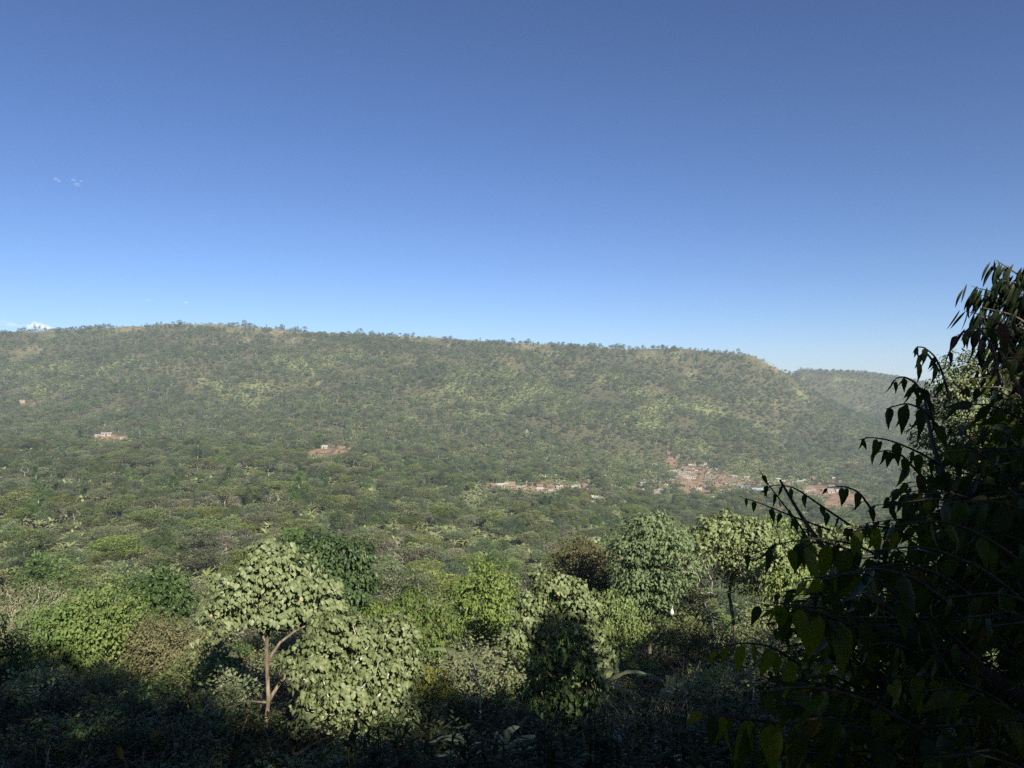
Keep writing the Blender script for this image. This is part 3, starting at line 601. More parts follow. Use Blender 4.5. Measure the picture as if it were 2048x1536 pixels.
# ------------------------------------------------------------------ lance-leaved shrubs at the bottom, in shade
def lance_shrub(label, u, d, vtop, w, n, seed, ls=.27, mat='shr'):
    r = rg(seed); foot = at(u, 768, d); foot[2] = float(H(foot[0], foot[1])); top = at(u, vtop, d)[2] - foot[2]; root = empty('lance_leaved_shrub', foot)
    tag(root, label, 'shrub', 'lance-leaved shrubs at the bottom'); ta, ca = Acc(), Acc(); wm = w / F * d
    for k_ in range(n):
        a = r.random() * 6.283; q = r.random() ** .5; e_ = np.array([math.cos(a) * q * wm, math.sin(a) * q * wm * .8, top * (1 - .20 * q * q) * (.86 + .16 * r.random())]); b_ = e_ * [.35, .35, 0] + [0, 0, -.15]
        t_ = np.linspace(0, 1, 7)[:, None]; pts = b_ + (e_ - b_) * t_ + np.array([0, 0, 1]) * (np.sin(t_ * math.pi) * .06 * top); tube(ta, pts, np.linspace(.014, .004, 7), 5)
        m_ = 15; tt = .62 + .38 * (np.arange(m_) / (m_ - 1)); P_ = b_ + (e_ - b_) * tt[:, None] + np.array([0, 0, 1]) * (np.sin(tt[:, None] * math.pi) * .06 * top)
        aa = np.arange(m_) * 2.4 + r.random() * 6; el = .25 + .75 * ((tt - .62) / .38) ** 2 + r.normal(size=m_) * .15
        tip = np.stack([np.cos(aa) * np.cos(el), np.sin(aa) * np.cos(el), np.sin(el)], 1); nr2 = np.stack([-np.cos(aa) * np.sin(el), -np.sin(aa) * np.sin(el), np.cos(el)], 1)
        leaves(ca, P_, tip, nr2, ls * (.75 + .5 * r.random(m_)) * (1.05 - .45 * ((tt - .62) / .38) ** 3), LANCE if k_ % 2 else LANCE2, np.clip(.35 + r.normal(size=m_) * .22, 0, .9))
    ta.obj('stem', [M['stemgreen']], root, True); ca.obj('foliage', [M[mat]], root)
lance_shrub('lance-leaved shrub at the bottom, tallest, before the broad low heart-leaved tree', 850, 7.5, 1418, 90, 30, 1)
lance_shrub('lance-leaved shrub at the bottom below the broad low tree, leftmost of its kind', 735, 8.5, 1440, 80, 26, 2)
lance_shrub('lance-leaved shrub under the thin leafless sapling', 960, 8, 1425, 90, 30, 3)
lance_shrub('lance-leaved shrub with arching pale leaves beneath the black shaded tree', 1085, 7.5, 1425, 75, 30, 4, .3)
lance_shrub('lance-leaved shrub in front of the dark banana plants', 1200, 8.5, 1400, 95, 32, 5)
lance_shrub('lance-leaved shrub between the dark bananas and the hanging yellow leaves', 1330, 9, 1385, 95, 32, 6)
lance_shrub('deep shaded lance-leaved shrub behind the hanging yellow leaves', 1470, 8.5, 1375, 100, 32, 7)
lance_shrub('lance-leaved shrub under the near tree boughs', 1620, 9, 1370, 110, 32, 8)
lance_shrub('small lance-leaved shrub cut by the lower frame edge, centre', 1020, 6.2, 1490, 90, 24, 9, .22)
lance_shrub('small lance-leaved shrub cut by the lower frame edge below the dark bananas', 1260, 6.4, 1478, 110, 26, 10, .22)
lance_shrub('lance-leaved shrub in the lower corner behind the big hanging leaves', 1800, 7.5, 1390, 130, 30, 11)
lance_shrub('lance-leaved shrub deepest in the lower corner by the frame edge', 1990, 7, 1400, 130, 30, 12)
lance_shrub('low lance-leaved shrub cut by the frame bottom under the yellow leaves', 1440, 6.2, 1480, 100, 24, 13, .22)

# ------------------------------------------------------------------ the near tree with big pointed hanging leaves
near = empty('large_leaved_tree', (2.2, 1.9, float(H(2.2, 1.9)))); NF = np.array(near.location)
tag(near, 'dark tree close by with big pointed hanging leaves along arching twigs', 'tree')
rn = rg(501)
SINK = None
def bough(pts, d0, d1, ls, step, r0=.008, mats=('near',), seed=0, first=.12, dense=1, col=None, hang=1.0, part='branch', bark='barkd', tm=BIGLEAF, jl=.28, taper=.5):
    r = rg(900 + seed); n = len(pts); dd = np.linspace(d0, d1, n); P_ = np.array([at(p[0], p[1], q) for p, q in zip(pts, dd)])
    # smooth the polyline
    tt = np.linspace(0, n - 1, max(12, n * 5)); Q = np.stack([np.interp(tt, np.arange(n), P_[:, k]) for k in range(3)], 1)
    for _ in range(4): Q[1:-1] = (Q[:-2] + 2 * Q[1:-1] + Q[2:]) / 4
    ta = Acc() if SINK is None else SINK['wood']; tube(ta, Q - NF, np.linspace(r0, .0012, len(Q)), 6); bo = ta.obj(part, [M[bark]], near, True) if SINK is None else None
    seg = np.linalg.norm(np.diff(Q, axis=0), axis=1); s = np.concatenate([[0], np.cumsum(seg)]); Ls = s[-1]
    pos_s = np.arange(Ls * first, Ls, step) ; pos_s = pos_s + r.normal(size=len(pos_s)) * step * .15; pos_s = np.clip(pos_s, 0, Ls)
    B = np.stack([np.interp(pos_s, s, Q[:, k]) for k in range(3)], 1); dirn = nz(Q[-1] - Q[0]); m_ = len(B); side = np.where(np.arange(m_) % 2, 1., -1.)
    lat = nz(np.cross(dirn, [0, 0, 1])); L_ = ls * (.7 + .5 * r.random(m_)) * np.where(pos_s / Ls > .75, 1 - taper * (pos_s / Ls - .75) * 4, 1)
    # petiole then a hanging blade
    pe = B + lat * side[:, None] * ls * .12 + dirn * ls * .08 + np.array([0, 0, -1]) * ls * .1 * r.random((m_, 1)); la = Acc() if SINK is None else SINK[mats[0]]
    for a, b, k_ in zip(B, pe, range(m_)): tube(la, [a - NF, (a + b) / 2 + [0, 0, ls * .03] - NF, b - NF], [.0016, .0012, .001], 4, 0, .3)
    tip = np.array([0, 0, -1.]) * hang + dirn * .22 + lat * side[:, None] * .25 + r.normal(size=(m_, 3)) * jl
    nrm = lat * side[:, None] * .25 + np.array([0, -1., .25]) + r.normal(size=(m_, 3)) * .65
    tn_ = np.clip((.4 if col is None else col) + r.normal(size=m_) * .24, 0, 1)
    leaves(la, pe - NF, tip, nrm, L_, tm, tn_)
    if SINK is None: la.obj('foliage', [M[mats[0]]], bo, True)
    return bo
# main boughs rising from the foot
def trunkpart(pts, r0, r1):
    a = Acc(); P_ = np.array([at(*p) for p in pts]) - NF; tt = np.linspace(0, len(P_) - 1, 16); Q = np.stack([np.interp(tt, np.arange(len(P_)), P_[:, k]) for k in range(3)], 1)
    for _ in range(3): Q[1:-1] = (Q[:-2] + 2 * Q[1:-1] + Q[2:]) / 4
    tube(a, Q, np.linspace(r0, r1, 16), 8); a.obj('trunk' if r0 > .035 else 'bough', [M['barkd']], near, True)
a = Acc(); tube(a, np.array([(0, 0, -.3), (.02, 0, .6), (-.05, .05, 1.3), (0, .1, 2.0), (.05, .1, 2.9)]), [.07, .06, .05, .04, .03], 10); a.obj('trunk', [M['barkd']], near, True)
trunkpart([(2500, 1800, 2.0), (2200, 1500, 2.1), (1960, 1330, 2.2), (1800, 1250, 2.4), (1660, 1120, 2.6), (1600, 1030, 2.8), (1560, 960, 2.9)], .022, .004)
trunkpart([(2450, 1500, 2.1), (2150, 1250, 2.2), (2000, 1120, 2.3), (1900, 1000, 2.5), (1862, 880, 2.6), (1850, 800, 2.7)], .020, .004)
trunkpart([(2400, 1300, 2.2), (2180, 1000, 2.4), (2080, 860, 2.5), (2000, 700, 2.6)], .018, .005)
hand = [  # the twigs that stand clear against valley and sky
 ([(1900, 800), (1885, 745), (1870, 712), (1848, 694), (1832, 694), (1826, 706)], 2.6, .055, .035, 1, 'near'),
 ([(1878, 742), (1855, 706), (1842, 708), (1834, 726), (1836, 742)], 2.6, .075, .08, 2, 'near'),
 ([(1850, 800), (1832, 765), (1808, 753), (1792, 756), (1784, 768)], 2.5, .06, .035, 3, 'near'),
 ([(1870, 860), (1856, 800), (1842, 775), (1828, 772), (1818, 782)], 2.5, .06, .038, 4, 'near'),
 ([(1880, 860), (1850, 820), (1815, 806), (1790, 812), (1772, 818)], 2.4, .085, .045, 5, 'near'),
 ([(1880, 930), (1840, 905), (1780, 880), (1740, 874), (1718, 880)], 2.4, .07, .042, 6, 'near'),
 ([(1850, 960), (1800, 905), (1770, 900), (1745, 908)], 2.5, .08, .05, 7, 'near'),
 ([(1700, 1050), (1640, 1010), (1590, 975), (1550, 968), (1520, 985)], 2.8, .065, .05, 8, 'near'),
 ([(1640, 1120), (1600, 1050), (1560, 1000), (1530, 960), (1518, 938)], 2.8, .06, .05, 9, 'near'),
 ([(1660, 1060), (1590, 1035), (1530, 1010), (1478, 992)], 2.8, .06, .06, 10, 'near'),
 ([(1750, 1030), (1720, 985), (1690, 972), (1660, 975)], 2.5, .08, .05, 11, 'near'),
 ([(2000, 770), (1985, 690), (1955, 650), (1915, 670), (1895, 710), (1888, 740)], 2.6, .075, .09, 12, 'red'),
 ([(2100, 760), (2050, 690), (2000, 660), (1950, 655), (1925, 670)], 2.5, .08, .07, 13, 'near'),
 ([(2090, 820), (2030, 700), (1995, 640), (1960, 635)], 2.5, .09, .08, 14, 'red'),
 ([(1950, 1225), (1850, 1238), (1760, 1235), (1680, 1236), (1590, 1220), (1505, 1204)], 2.0, .125, .062, 15, 'near'),
 ([(1700, 1250), (1640, 1225), (1590, 1210), (1545, 1205)], 1.9, .12, .045, 16, 'nearyellow'),
 ([(1950, 1450), (1850, 1455), (1750, 1456), (1640, 1450), (1520, 1440), (1400, 1422)], 1.8, .13, .052, 17, 'near'),
 ([(1620, 1455), (1540, 1444), (1470, 1436), (1400, 1424)], 1.75, .12, .042, 18, 'nearyellow'),
 ([(1600, 1330), (1540, 1290), (1480, 1285), (1425, 1300)], 2.2, .10, .05, 19, 'nearyellow'),
 ([(1800, 1140), (1720, 1090), (1640, 1075), (1565, 1085), (1500, 1110)], 2.3, .12, .055, 20, 'near'),
 ([(1700, 1100), (1640, 1080), (1590, 1100)], 2.2, .12, .045, 21, 'nearyellow'),
 ([(1800, 1060), (1740, 1050), (1690, 1070)], 2.2, .11, .05, 22, 'nearyellow')]
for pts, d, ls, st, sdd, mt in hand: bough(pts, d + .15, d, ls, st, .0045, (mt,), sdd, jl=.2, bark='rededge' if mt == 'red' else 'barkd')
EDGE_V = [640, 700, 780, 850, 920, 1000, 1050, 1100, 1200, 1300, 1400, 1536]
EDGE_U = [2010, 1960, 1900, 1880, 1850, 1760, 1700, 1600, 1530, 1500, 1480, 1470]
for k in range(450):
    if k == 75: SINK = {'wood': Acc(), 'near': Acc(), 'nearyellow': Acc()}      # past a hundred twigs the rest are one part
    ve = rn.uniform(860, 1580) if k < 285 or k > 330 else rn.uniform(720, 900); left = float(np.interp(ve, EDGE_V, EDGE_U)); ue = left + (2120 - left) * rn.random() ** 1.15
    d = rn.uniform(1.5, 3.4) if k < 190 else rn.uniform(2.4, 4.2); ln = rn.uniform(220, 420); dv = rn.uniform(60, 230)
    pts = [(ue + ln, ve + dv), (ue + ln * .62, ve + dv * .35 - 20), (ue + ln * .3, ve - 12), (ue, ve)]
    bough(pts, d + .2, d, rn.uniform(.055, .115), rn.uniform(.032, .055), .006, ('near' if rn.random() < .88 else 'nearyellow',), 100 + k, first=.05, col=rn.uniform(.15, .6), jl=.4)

tw = tag(SINK['wood'].obj('twigs', [M['barkd']], near, True), kind='stuff')
for mt_ in ('near', 'nearyellow'): SINK[mt_].obj('foliage', [M[mt_]], tw, True)

# ------------------------------------------------------------------ dark tree with comb-like rows of sickle leaves (top right)
ft = at(2110, 768, 6.2); ft[2] = float(H(ft[0], ft[1])); sick = empty('sickle_leaved_tree', ft); tag(sick, 'black silhouetted tree with drooping sickle-shaped leaves against the sky', 'tree')
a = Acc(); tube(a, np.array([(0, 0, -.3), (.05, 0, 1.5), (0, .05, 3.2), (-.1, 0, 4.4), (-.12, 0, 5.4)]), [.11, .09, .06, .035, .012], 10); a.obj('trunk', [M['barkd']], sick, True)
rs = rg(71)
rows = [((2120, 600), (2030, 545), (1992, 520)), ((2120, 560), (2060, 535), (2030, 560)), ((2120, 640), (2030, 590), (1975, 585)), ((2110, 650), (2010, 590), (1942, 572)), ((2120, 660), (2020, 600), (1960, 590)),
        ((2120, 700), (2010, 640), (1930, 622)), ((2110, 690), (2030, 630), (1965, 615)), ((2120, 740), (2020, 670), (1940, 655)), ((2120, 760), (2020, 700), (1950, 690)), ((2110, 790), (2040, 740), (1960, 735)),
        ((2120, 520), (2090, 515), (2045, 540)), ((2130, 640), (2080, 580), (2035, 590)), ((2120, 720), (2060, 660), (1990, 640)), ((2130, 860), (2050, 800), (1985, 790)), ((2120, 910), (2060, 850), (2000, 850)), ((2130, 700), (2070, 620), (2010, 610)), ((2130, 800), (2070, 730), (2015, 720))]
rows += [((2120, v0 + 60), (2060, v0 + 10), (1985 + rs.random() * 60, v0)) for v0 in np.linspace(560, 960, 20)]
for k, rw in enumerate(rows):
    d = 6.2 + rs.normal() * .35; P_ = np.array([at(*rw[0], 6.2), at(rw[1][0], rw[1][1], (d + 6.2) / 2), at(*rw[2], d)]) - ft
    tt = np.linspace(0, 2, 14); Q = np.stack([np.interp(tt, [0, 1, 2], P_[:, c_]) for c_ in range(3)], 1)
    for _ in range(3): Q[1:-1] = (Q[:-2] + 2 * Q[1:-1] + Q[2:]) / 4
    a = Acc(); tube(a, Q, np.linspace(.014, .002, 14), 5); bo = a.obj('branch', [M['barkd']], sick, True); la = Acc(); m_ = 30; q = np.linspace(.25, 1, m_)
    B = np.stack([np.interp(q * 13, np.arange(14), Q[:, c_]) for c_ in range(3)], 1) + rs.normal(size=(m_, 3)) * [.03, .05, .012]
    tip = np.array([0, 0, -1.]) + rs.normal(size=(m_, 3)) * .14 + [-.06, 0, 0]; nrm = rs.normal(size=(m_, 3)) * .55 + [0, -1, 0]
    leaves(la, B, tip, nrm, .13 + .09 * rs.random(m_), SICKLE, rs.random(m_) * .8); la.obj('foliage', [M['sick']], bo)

# ------------------------------------------------------------------ trees on the bank behind the viewpoint; their shade covers the foreground
for k, (x, y, h, wd) in enumerate([(-19, -9, 15, 1.25), (-13, -8.5, 15, 1.2), (-7, -9, 13.4, 1.2), (-2.8, -8, 11.6, 1.0), (1.0, -8, 9.8, .8), (4.6, -8.5, 7.8, .65), (8.2, -8, 4.2, .55), (11.6, -8, 8.9, .62), (14.5, -8.5, 8.0, .8), (19.4, -8, 8.8, .85),
                                    (24, -8.5, 12, 1.1), (29, -9, 15, 1.25), (35, -9, 15.5, 1.3), (-26, -9, 15, 1.3), (6.8, -7, 4.4, .7), (9.9, -6.5, 5.2, .6), (3.2, -5.5, 5.6, .6), (13, -5, 6, .7)]):
    s = k % 4; z = float(H(x, y)); tm, cm, hh = PRO['round', s]; root = empty('shade_tree', (x, y, z), k * 1.7); root.scale = (wd, wd, h / hh); tag(root, 'tree on the bank behind the viewpoint that shades the foreground', 'tree', 'trees on the bank behind the viewpoint')
    for nm, me in (('trunk', tm), ('crown', cm)): c = bpy.data.objects.new(nm, me); COL.objects.link(c); c.parent = root

# ------------------------------------------------------------------ the wooded valley
r = rg(2024); sp = 7.6
gx, gy = np.meshgrid(np.arange(-2050, 2050, sp), np.arange(46, 1640, sp)); x = (gx + (r.random(gx.shape) - .5) * sp * .95).ravel(); y = (gy + (r.random(gy.shape) - .5) * sp * .95).ravel()
sp2 = 8.5; gx, gy = np.meshgrid(np.arange(200, 2400, sp2), np.arange(1640, 2260, sp2)); x = np.concatenate([x, (gx + (r.random(gx.shape) - .5) * sp2).ravel()]); y = np.concatenate([y, (gy + (r.random(gy.shape) - .5) * sp2).ravel()])
u = 1024 + F * x / y; k = (u > -230) & (u < 2300) & ((y < 1640) | (u > 1480)); x, y, u = x[k], y[k], u[k]; z = H(x, y); v = 768 - F * z / y
cl, dr, gr = clear_at(x, y, z), dry_at(x, y), green_at(x, y); q = r.random(len(x)); q2 = r.random(len(x))
dens = np.clip(np.where(y < 500, .42, np.where(y > 950, .68, .5)) + (fbm(x, y, 34, 93, 3) - .42) * 2.6, .25, .96); keep = (q > cl * 1.02) & (q2 < dens * (1 - .62 * dr) * (1 - .66 * gr))
for f_ in (.35, .75, 1.0):
    vq = v - f_ * 8.5 / y * F; e_ = np.zeros(len(x))
    for cu, cv, a_, b_, s_, tl in CLEAR: e_ = np.maximum(e_, (.42 if 1250 < cu < 1640 else 1) * s_ * (((u - cu) / (a_ + 3)) ** 2 + ((vq - cv - (u - cu) / a_ * tl) / (b_ * .85 + 1)) ** 2 < 1))
    keep &= ~((y > 260) & (y < 1400) & (r.random(len(x)) < e_ * .97))
keep &= ~((y > 1440) & (y < 1640) & (fbm(x, y, 40, 97, 3) < .43))
keep &= ~((y > 1505) & (y < 1640) & (u < 1540) & (q2 > .35))
def village(u, v): return np.exp(-(((u - 1420) / 260) ** 2 + ((v - 958) / 42) ** 2))
keep &= ~((y > 500) & (r.random(len(x)) < village(u, v) * .75))
x, y, z, u, v, gr, dr = [a_[keep] for a_ in (x, y, z, u, v, gr, dr)]; n = len(x)
KD = np.array(['flat', 'round', 'tall', 'fresh', 'sparse', 'bare']); pn = fbm(x, y, 40, 71, 2); kd = np.zeros(n, int); q = r.random(n) + (pn - .5) * .9
kd[:] = 0; kd[q > .42] = 1; kd[q > .80] = 3; kd[(q > 1.06)] = 2; qs = r.random(n); dryp = np.clip((fbm(x, y, 60, 77, 2) - .45) * 3, 0, 1) * (y < 420) * .3 + .04; kd[qs < dryp] = 4; kd[(qs > .972) & (y < 500)] = 5
hr = fbm(x, y, 55, 81, 2); sc = np.where(y > 1300, .74, np.where(y > 900, .80, np.where(y > 300, .84, .78))) * (.66 + .62 * r.random(n) ** 1.5 + .4 * (hr - .5)); sc[y > 1640] *= .85; sc[(y > 2020) & (y < 2100)] *= 1.15
sc[y < 100] *= .8; edge = (y > 1420) & (y < 1640); sc[edge] *= .85
er = r.random(n); kd[edge & (er < .6)] = 1; kd[edge & (er < .10)] = 2; sc[edge] *= (.75 + .8 * er[::-1][edge]); sc[edge & (kd == 2)] *= .7
# keep the view open where the photograph looks over the near slope
vt = v - 9.5 * sc / y * F
okn = ~((y < 62) & (vt < np.interp(u, [0, 600, 800, 1000, 1200, 1240], [1235, 1240, 1215, 1130, 1110, 1060]))); x, y, z, u, v, gr, dr, kd, sc, vt = [a_[okn] for a_ in (x, y, z, u, v, gr, dr, kd, sc, vt)]; n = len(x)
NV = {'flat': 4, 'round': 4, 'tall': 3, 'fresh': 3, 'sparse': 3, 'bare': 2}; var = np.array([r.integers(0, NV[KD[k_]]) for k_ in kd])
# the ones that show largest become trees of their own
HID = [(590, 1190, 160, 95), (710, 1370, 140, 130), (215, 1260, 95, 90), (110, 1280, 50, 70), (315, 1190, 55, 45), (345, 1300, 70, 60), (1110, 1240, 105, 95), (975, 1200, 65, 70), (1180, 1150, 65, 65), (1310, 1130, 75, 110), (1480, 1100, 95, 80), (1600, 1110, 90, 90), (850, 1250, 70, 60), (60, 1225, 60, 45), (1960, 900, 220, 300)]
hid = np.zeros(n, bool)
for a, b, c_, d_ in HID: hid |= ((u - a) / c_) ** 2 + (((v + vt) / 2 - b) / d_) ** 2 < .85
hid |= (u < -10) | (u > 1760) | (vt > 1320) | ((u > 1240) & (y < 420) & (vt > 1045)); size = sc / y * np.where(kd == 5, .8, 1); size[hid] = 0
order = np.argsort(-size); ind = np.zeros(n, bool); ind[order[:285]] = True
LMS = [(545, 1090, 'the tall forked heart-leaved tree'), (655, 1080, 'the dark glossy tree'), (215, 1190, 'the lime green rounded tree'), (308, 1150, 'the round-headed tree with short trunk'), (60, 1180, 'the grey-brown twiggy bush'), (975, 1140, 'the yellow-green tree with dark hollows'),
       (1110, 1145, 'the wide pale heart-leaved dome'), (1180, 1085, 'the rust-topped round tree'), (1290, 1030, 'the tall two-toned green tree'), (505, 1034, 'the teal-roofed house'), (800, 1215, 'the broad low heart-leaved tree')]
KA = {'flat': 'olive flat-topped', 'round': 'dark round-crowned', 'tall': 'slender upright', 'fresh': 'fresh green bushy', 'sparse': 'grey half-bare', 'bare': 'leafless pale'}
ORD = ['nearest', 'second', 'third', 'fourth', 'fifth', 'sixth', 'seventh', 'eighth', 'ninth', 'tenth', 'eleventh', 'twelfth', 'thirteenth', 'fourteenth', 'fifteenth', 'sixteenth', 'seventeenth', 'eighteenth', 'nineteenth', 'twentieth'] + ['twenty-' + a for a in ('first', 'second', 'third', 'fourth', 'fifth', 'sixth', 'seventh', 'eighth', 'ninth')] + ['thirtieth'] + ['thirty-' + a for a in ('first', 'second', 'third', 'fourth', 'fifth', 'sixth', 'seventh', 'eighth', 'ninth')]
items = []
for i_ in np.where(ind)[0]:
    cu, cv = u[i_], (v[i_] + vt[i_]) / 2; l = min(LMS, key=lambda L_: math.hypot(cu - L_[0], (cv - L_[1]) * 1.3)); du, dv = cu - l[0], cv - l[1]
    if l[2].startswith('the teal'): s_ = ('uphill and left of' if du < 0 else 'uphill and right of') if dv < 0 else ('below and left of' if du < 0 else 'below and right of')
    else: s_ = ('beyond, left of' if du < -25 else 'beyond, right of' if du > 25 else 'straight beyond')
    items.append((KD[kd[i_]], l[2], s_, math.hypot(du, dv), i_))
items.sort(key=lambda t_: (t_[0], t_[1], t_[2], t_[3])); last = None
for kdn, lw, s_, _, i_ in items:
    c_ = 0 if last != (kdn, lw, s_) else c_ + 1; last = (kdn, lw, s_)
    lab = f"{KA[kdn]} tree, {ORD[min(c_, 38)]} of its kind {s_.replace('beyond, ', 'beyond and ')} {lw}"
    lab = lab.replace('of its kind ', '')
    place(kdn, int(var[i_]), (x[i_], y[i_], z[i_] - .1), float(sc[i_]), r.random() * 6.28, lab, KA[kdn] + ' trees in the valley')
rest = ~ind; nr2 = rest & (y < 720); fr = rest & (y >= 720)
pts, scl, idx, pr = [], [], [], []
cat_ = [(k_, s) for k_ in KD for s in range(NV[k_])]
for lod, mask in ((0, nr2), (1, fr)):
    off = len(pr); pr += [joined(k_, s, lod) for k_, s in cat_]; look = {c_: off + j_ for j_, c_ in enumerate(cat_)}
    w_ = np.where(mask)[0]; pts.append(np.stack([x[w_], y[w_], z[w_] - .1], 1)); scl.append(sc[w_]); idx.append(np.array([look[KD[kd[j_]], int(var[j_])] for j_ in w_]))
scatter('forest', 'far-off wood covering the valley and the long ridge', 'forest', np.concatenate(pts), np.concatenate(scl), np.concatenate(idx), pr, .04, 1)
print('forest', sum(map(len, pts)), 'individual', ind.sum())
# undergrowth, banana groves, weeds
def grid(sp_, x0, x1, y0, y1, sd_):
    r_ = rg(sd_); a, b = np.meshgrid(np.arange(x0, x1, sp_), np.arange(y0, y1, sp_)); a = (a + (r_.random(a.shape) - .5) * sp_).ravel(); b = (b + (r_.random(b.shape) - .5) * sp_).ravel()
    u_ = 1024 + F * a / np.maximum(b, 1); k_ = (u_ > -250) & (u_ < 2300) | (b < 12); a, b = a[k_], b[k_]; return a, b, H(a, b), r_
def far_enough(a, b, z_, r_):
    c_ = clear_at(a, b, z_); return r_.random(len(a)) > c_ * .97
a1 = grid(3.4, -160, 160, 24, 130, 31); a2 = grid(7.0, -1750, 1750, 130, 2120, 32); bx = [np.concatenate([p_, q_]) for p_, q_ in zip(a1[:3], a2[:3])]; rb = rg(33)
kk = far_enough(*bx, rb) & (rb.random(len(bx[0])) > .35 * dry_at(bx[0], bx[1])); bx = [b_[kk] for b_ in bx]; nn = len(bx[0])
b0 = [joined('bush', s, 0) for s in range(4)]; b1 = [joined('bush', s, 1) for s in range(4)]
ii = rb.integers(0, 4, nn) + np.where(bx[1] > 160, 4, 0); scb = (.45 + .5 * rb.random(nn)) * np.where(bx[1] < 40, .6, 1)
scatter('undergrowth', 'scrub and bushes covering the ground between the trees', 'undergrowth', np.stack([bx[0], bx[1], bx[2] - .1], 1), scb, ii, b0 + b1, .08, 2)
e1 = grid(3.6, -500, 700, 70, 560, 41); e2 = grid(4.6, -1750, 1750, 560, 1420, 42); ex = [np.concatenate([p_, q_]) for p_, q_ in zip(e1[:3], e2[:3])]; re_ = rg(43)
gv = green_at(ex[0], ex[1]); uu, vv = uv_of(*ex); vg = village(uu, vv) * (ex[1] > 500); cn = np.clip((fbm(ex[0], ex[1], 26, 91, 2) - .56) * 7, .16, 1)
pk = (re_.random(len(gv)) < np.clip(gv * .75 + cn * .5 + vg * .75, 0, .9)) & far_enough(*ex, re_); ex = [e_[pk] for e_ in ex]; nn = len(ex[0])
en0 = [joined('enset', s, 0) for s in range(3)]; en1 = [joined('enset', s, 1) for s in range(3)]
scatter('banana_grove', 'pale yellow-green banana groves scattered through the valley and village', 'banana grove', np.stack([ex[0], ex[1], ex[2]], 1), .9 + .7 * re_.random(nn), re_.integers(0, 3, nn) + np.where(ex[1] > 330, 3, 0), en0 + en1, .05, 3)
print('bushes', len(bx[0]), 'enset', nn)
# low weeds and stalks on the near slope
def weed(seed, kind):
    r_ = rg(seed + 300); ca = Acc(); mt = 'weed'
    if kind == 'stalk':
        n_ = 26; a = r_.random(n_) * 6.283; p0 = r_.normal(size=(n_, 3)) * [.22, .22, 0]; tip = np.stack([np.cos(a) * .35, np.sin(a) * .35, np.ones(n_)], 1)
        leaves(ca, p0, tip, np.stack([-np.cos(a), -np.sin(a), np.full(n_, .4)], 1), .7 + .7 * r_.random(n_), GRASS, r_.random(n_)); mt = 'dry'
    elif kind == 'lance':
        for k_ in range(7):
            e_ = np.array([r_.normal() * .3, r_.normal() * .3, .5 + .6 * r_.random()]); tube(ca, [(0, 0, 0), e_ * [.4, .4, .5], e_], [.008, .006, .003], 4, 0, .3); m_ = 12; t_ = np.linspace(.2, 1, m_)[:, None]; aa = np.arange(m_) * 2.4
            leaves(ca, e_ * t_, np.stack([np.cos(aa), np.sin(aa), np.full(m_, .5)], 1), np.stack([-np.cos(aa) * .5, -np.sin(aa) * .5, np.ones(m_)], 1), .16 + .1 * r_.random(m_), LANCE2, r_.random(m_) * .9)
    else:
        pos = r_.normal(size=(14, 3)) * [.4, .4, .18] + [0, 0, .45]; crown(ca, pos, nz(r_.normal(size=(14, 3)) + [0, 0, .6]), 26, .26, .1, OVAL, r_, .3); mt = 'dark' if seed % 2 else 'weed'
        for p_ in pos[::2]: tube(ca, [(0, 0, -.1), p_], [.012, .004], 4, 0, .2)
    return bpy.data.objects.new('weed', ca.mesh('weed', [M[mt]]))
wp = [weed(0, 'stalk'), weed(1, 'stalk'), weed(2, 'lance'), weed(3, 'lance'), weed(4, 'leafy'), weed(5, 'leafy'), weed(6, 'leafy')]
w1 = grid(.62, -24, 26, 2.6, 24, 51); w2 = grid(1.15, -60, 60, 24, 60, 52); wx = [np.concatenate([p_, q_]) for p_, q_ in zip(w1[:3], w2[:3])]; rw_ = rg(53); nn = len(wx[0])
ty = rw_.integers(0, 7, nn); ty[(ty < 2) & (fbm(wx[0], wx[1], 6, 95, 2) < .52)] = 5
scatter('weeds', 'dark weeds, stalks and low leafy growth covering the near slope', 'weeds', np.stack(wx, 1), .55 + .8 * rw_.random(nn), ty, wp, .12, 4); print('weeds', nn)

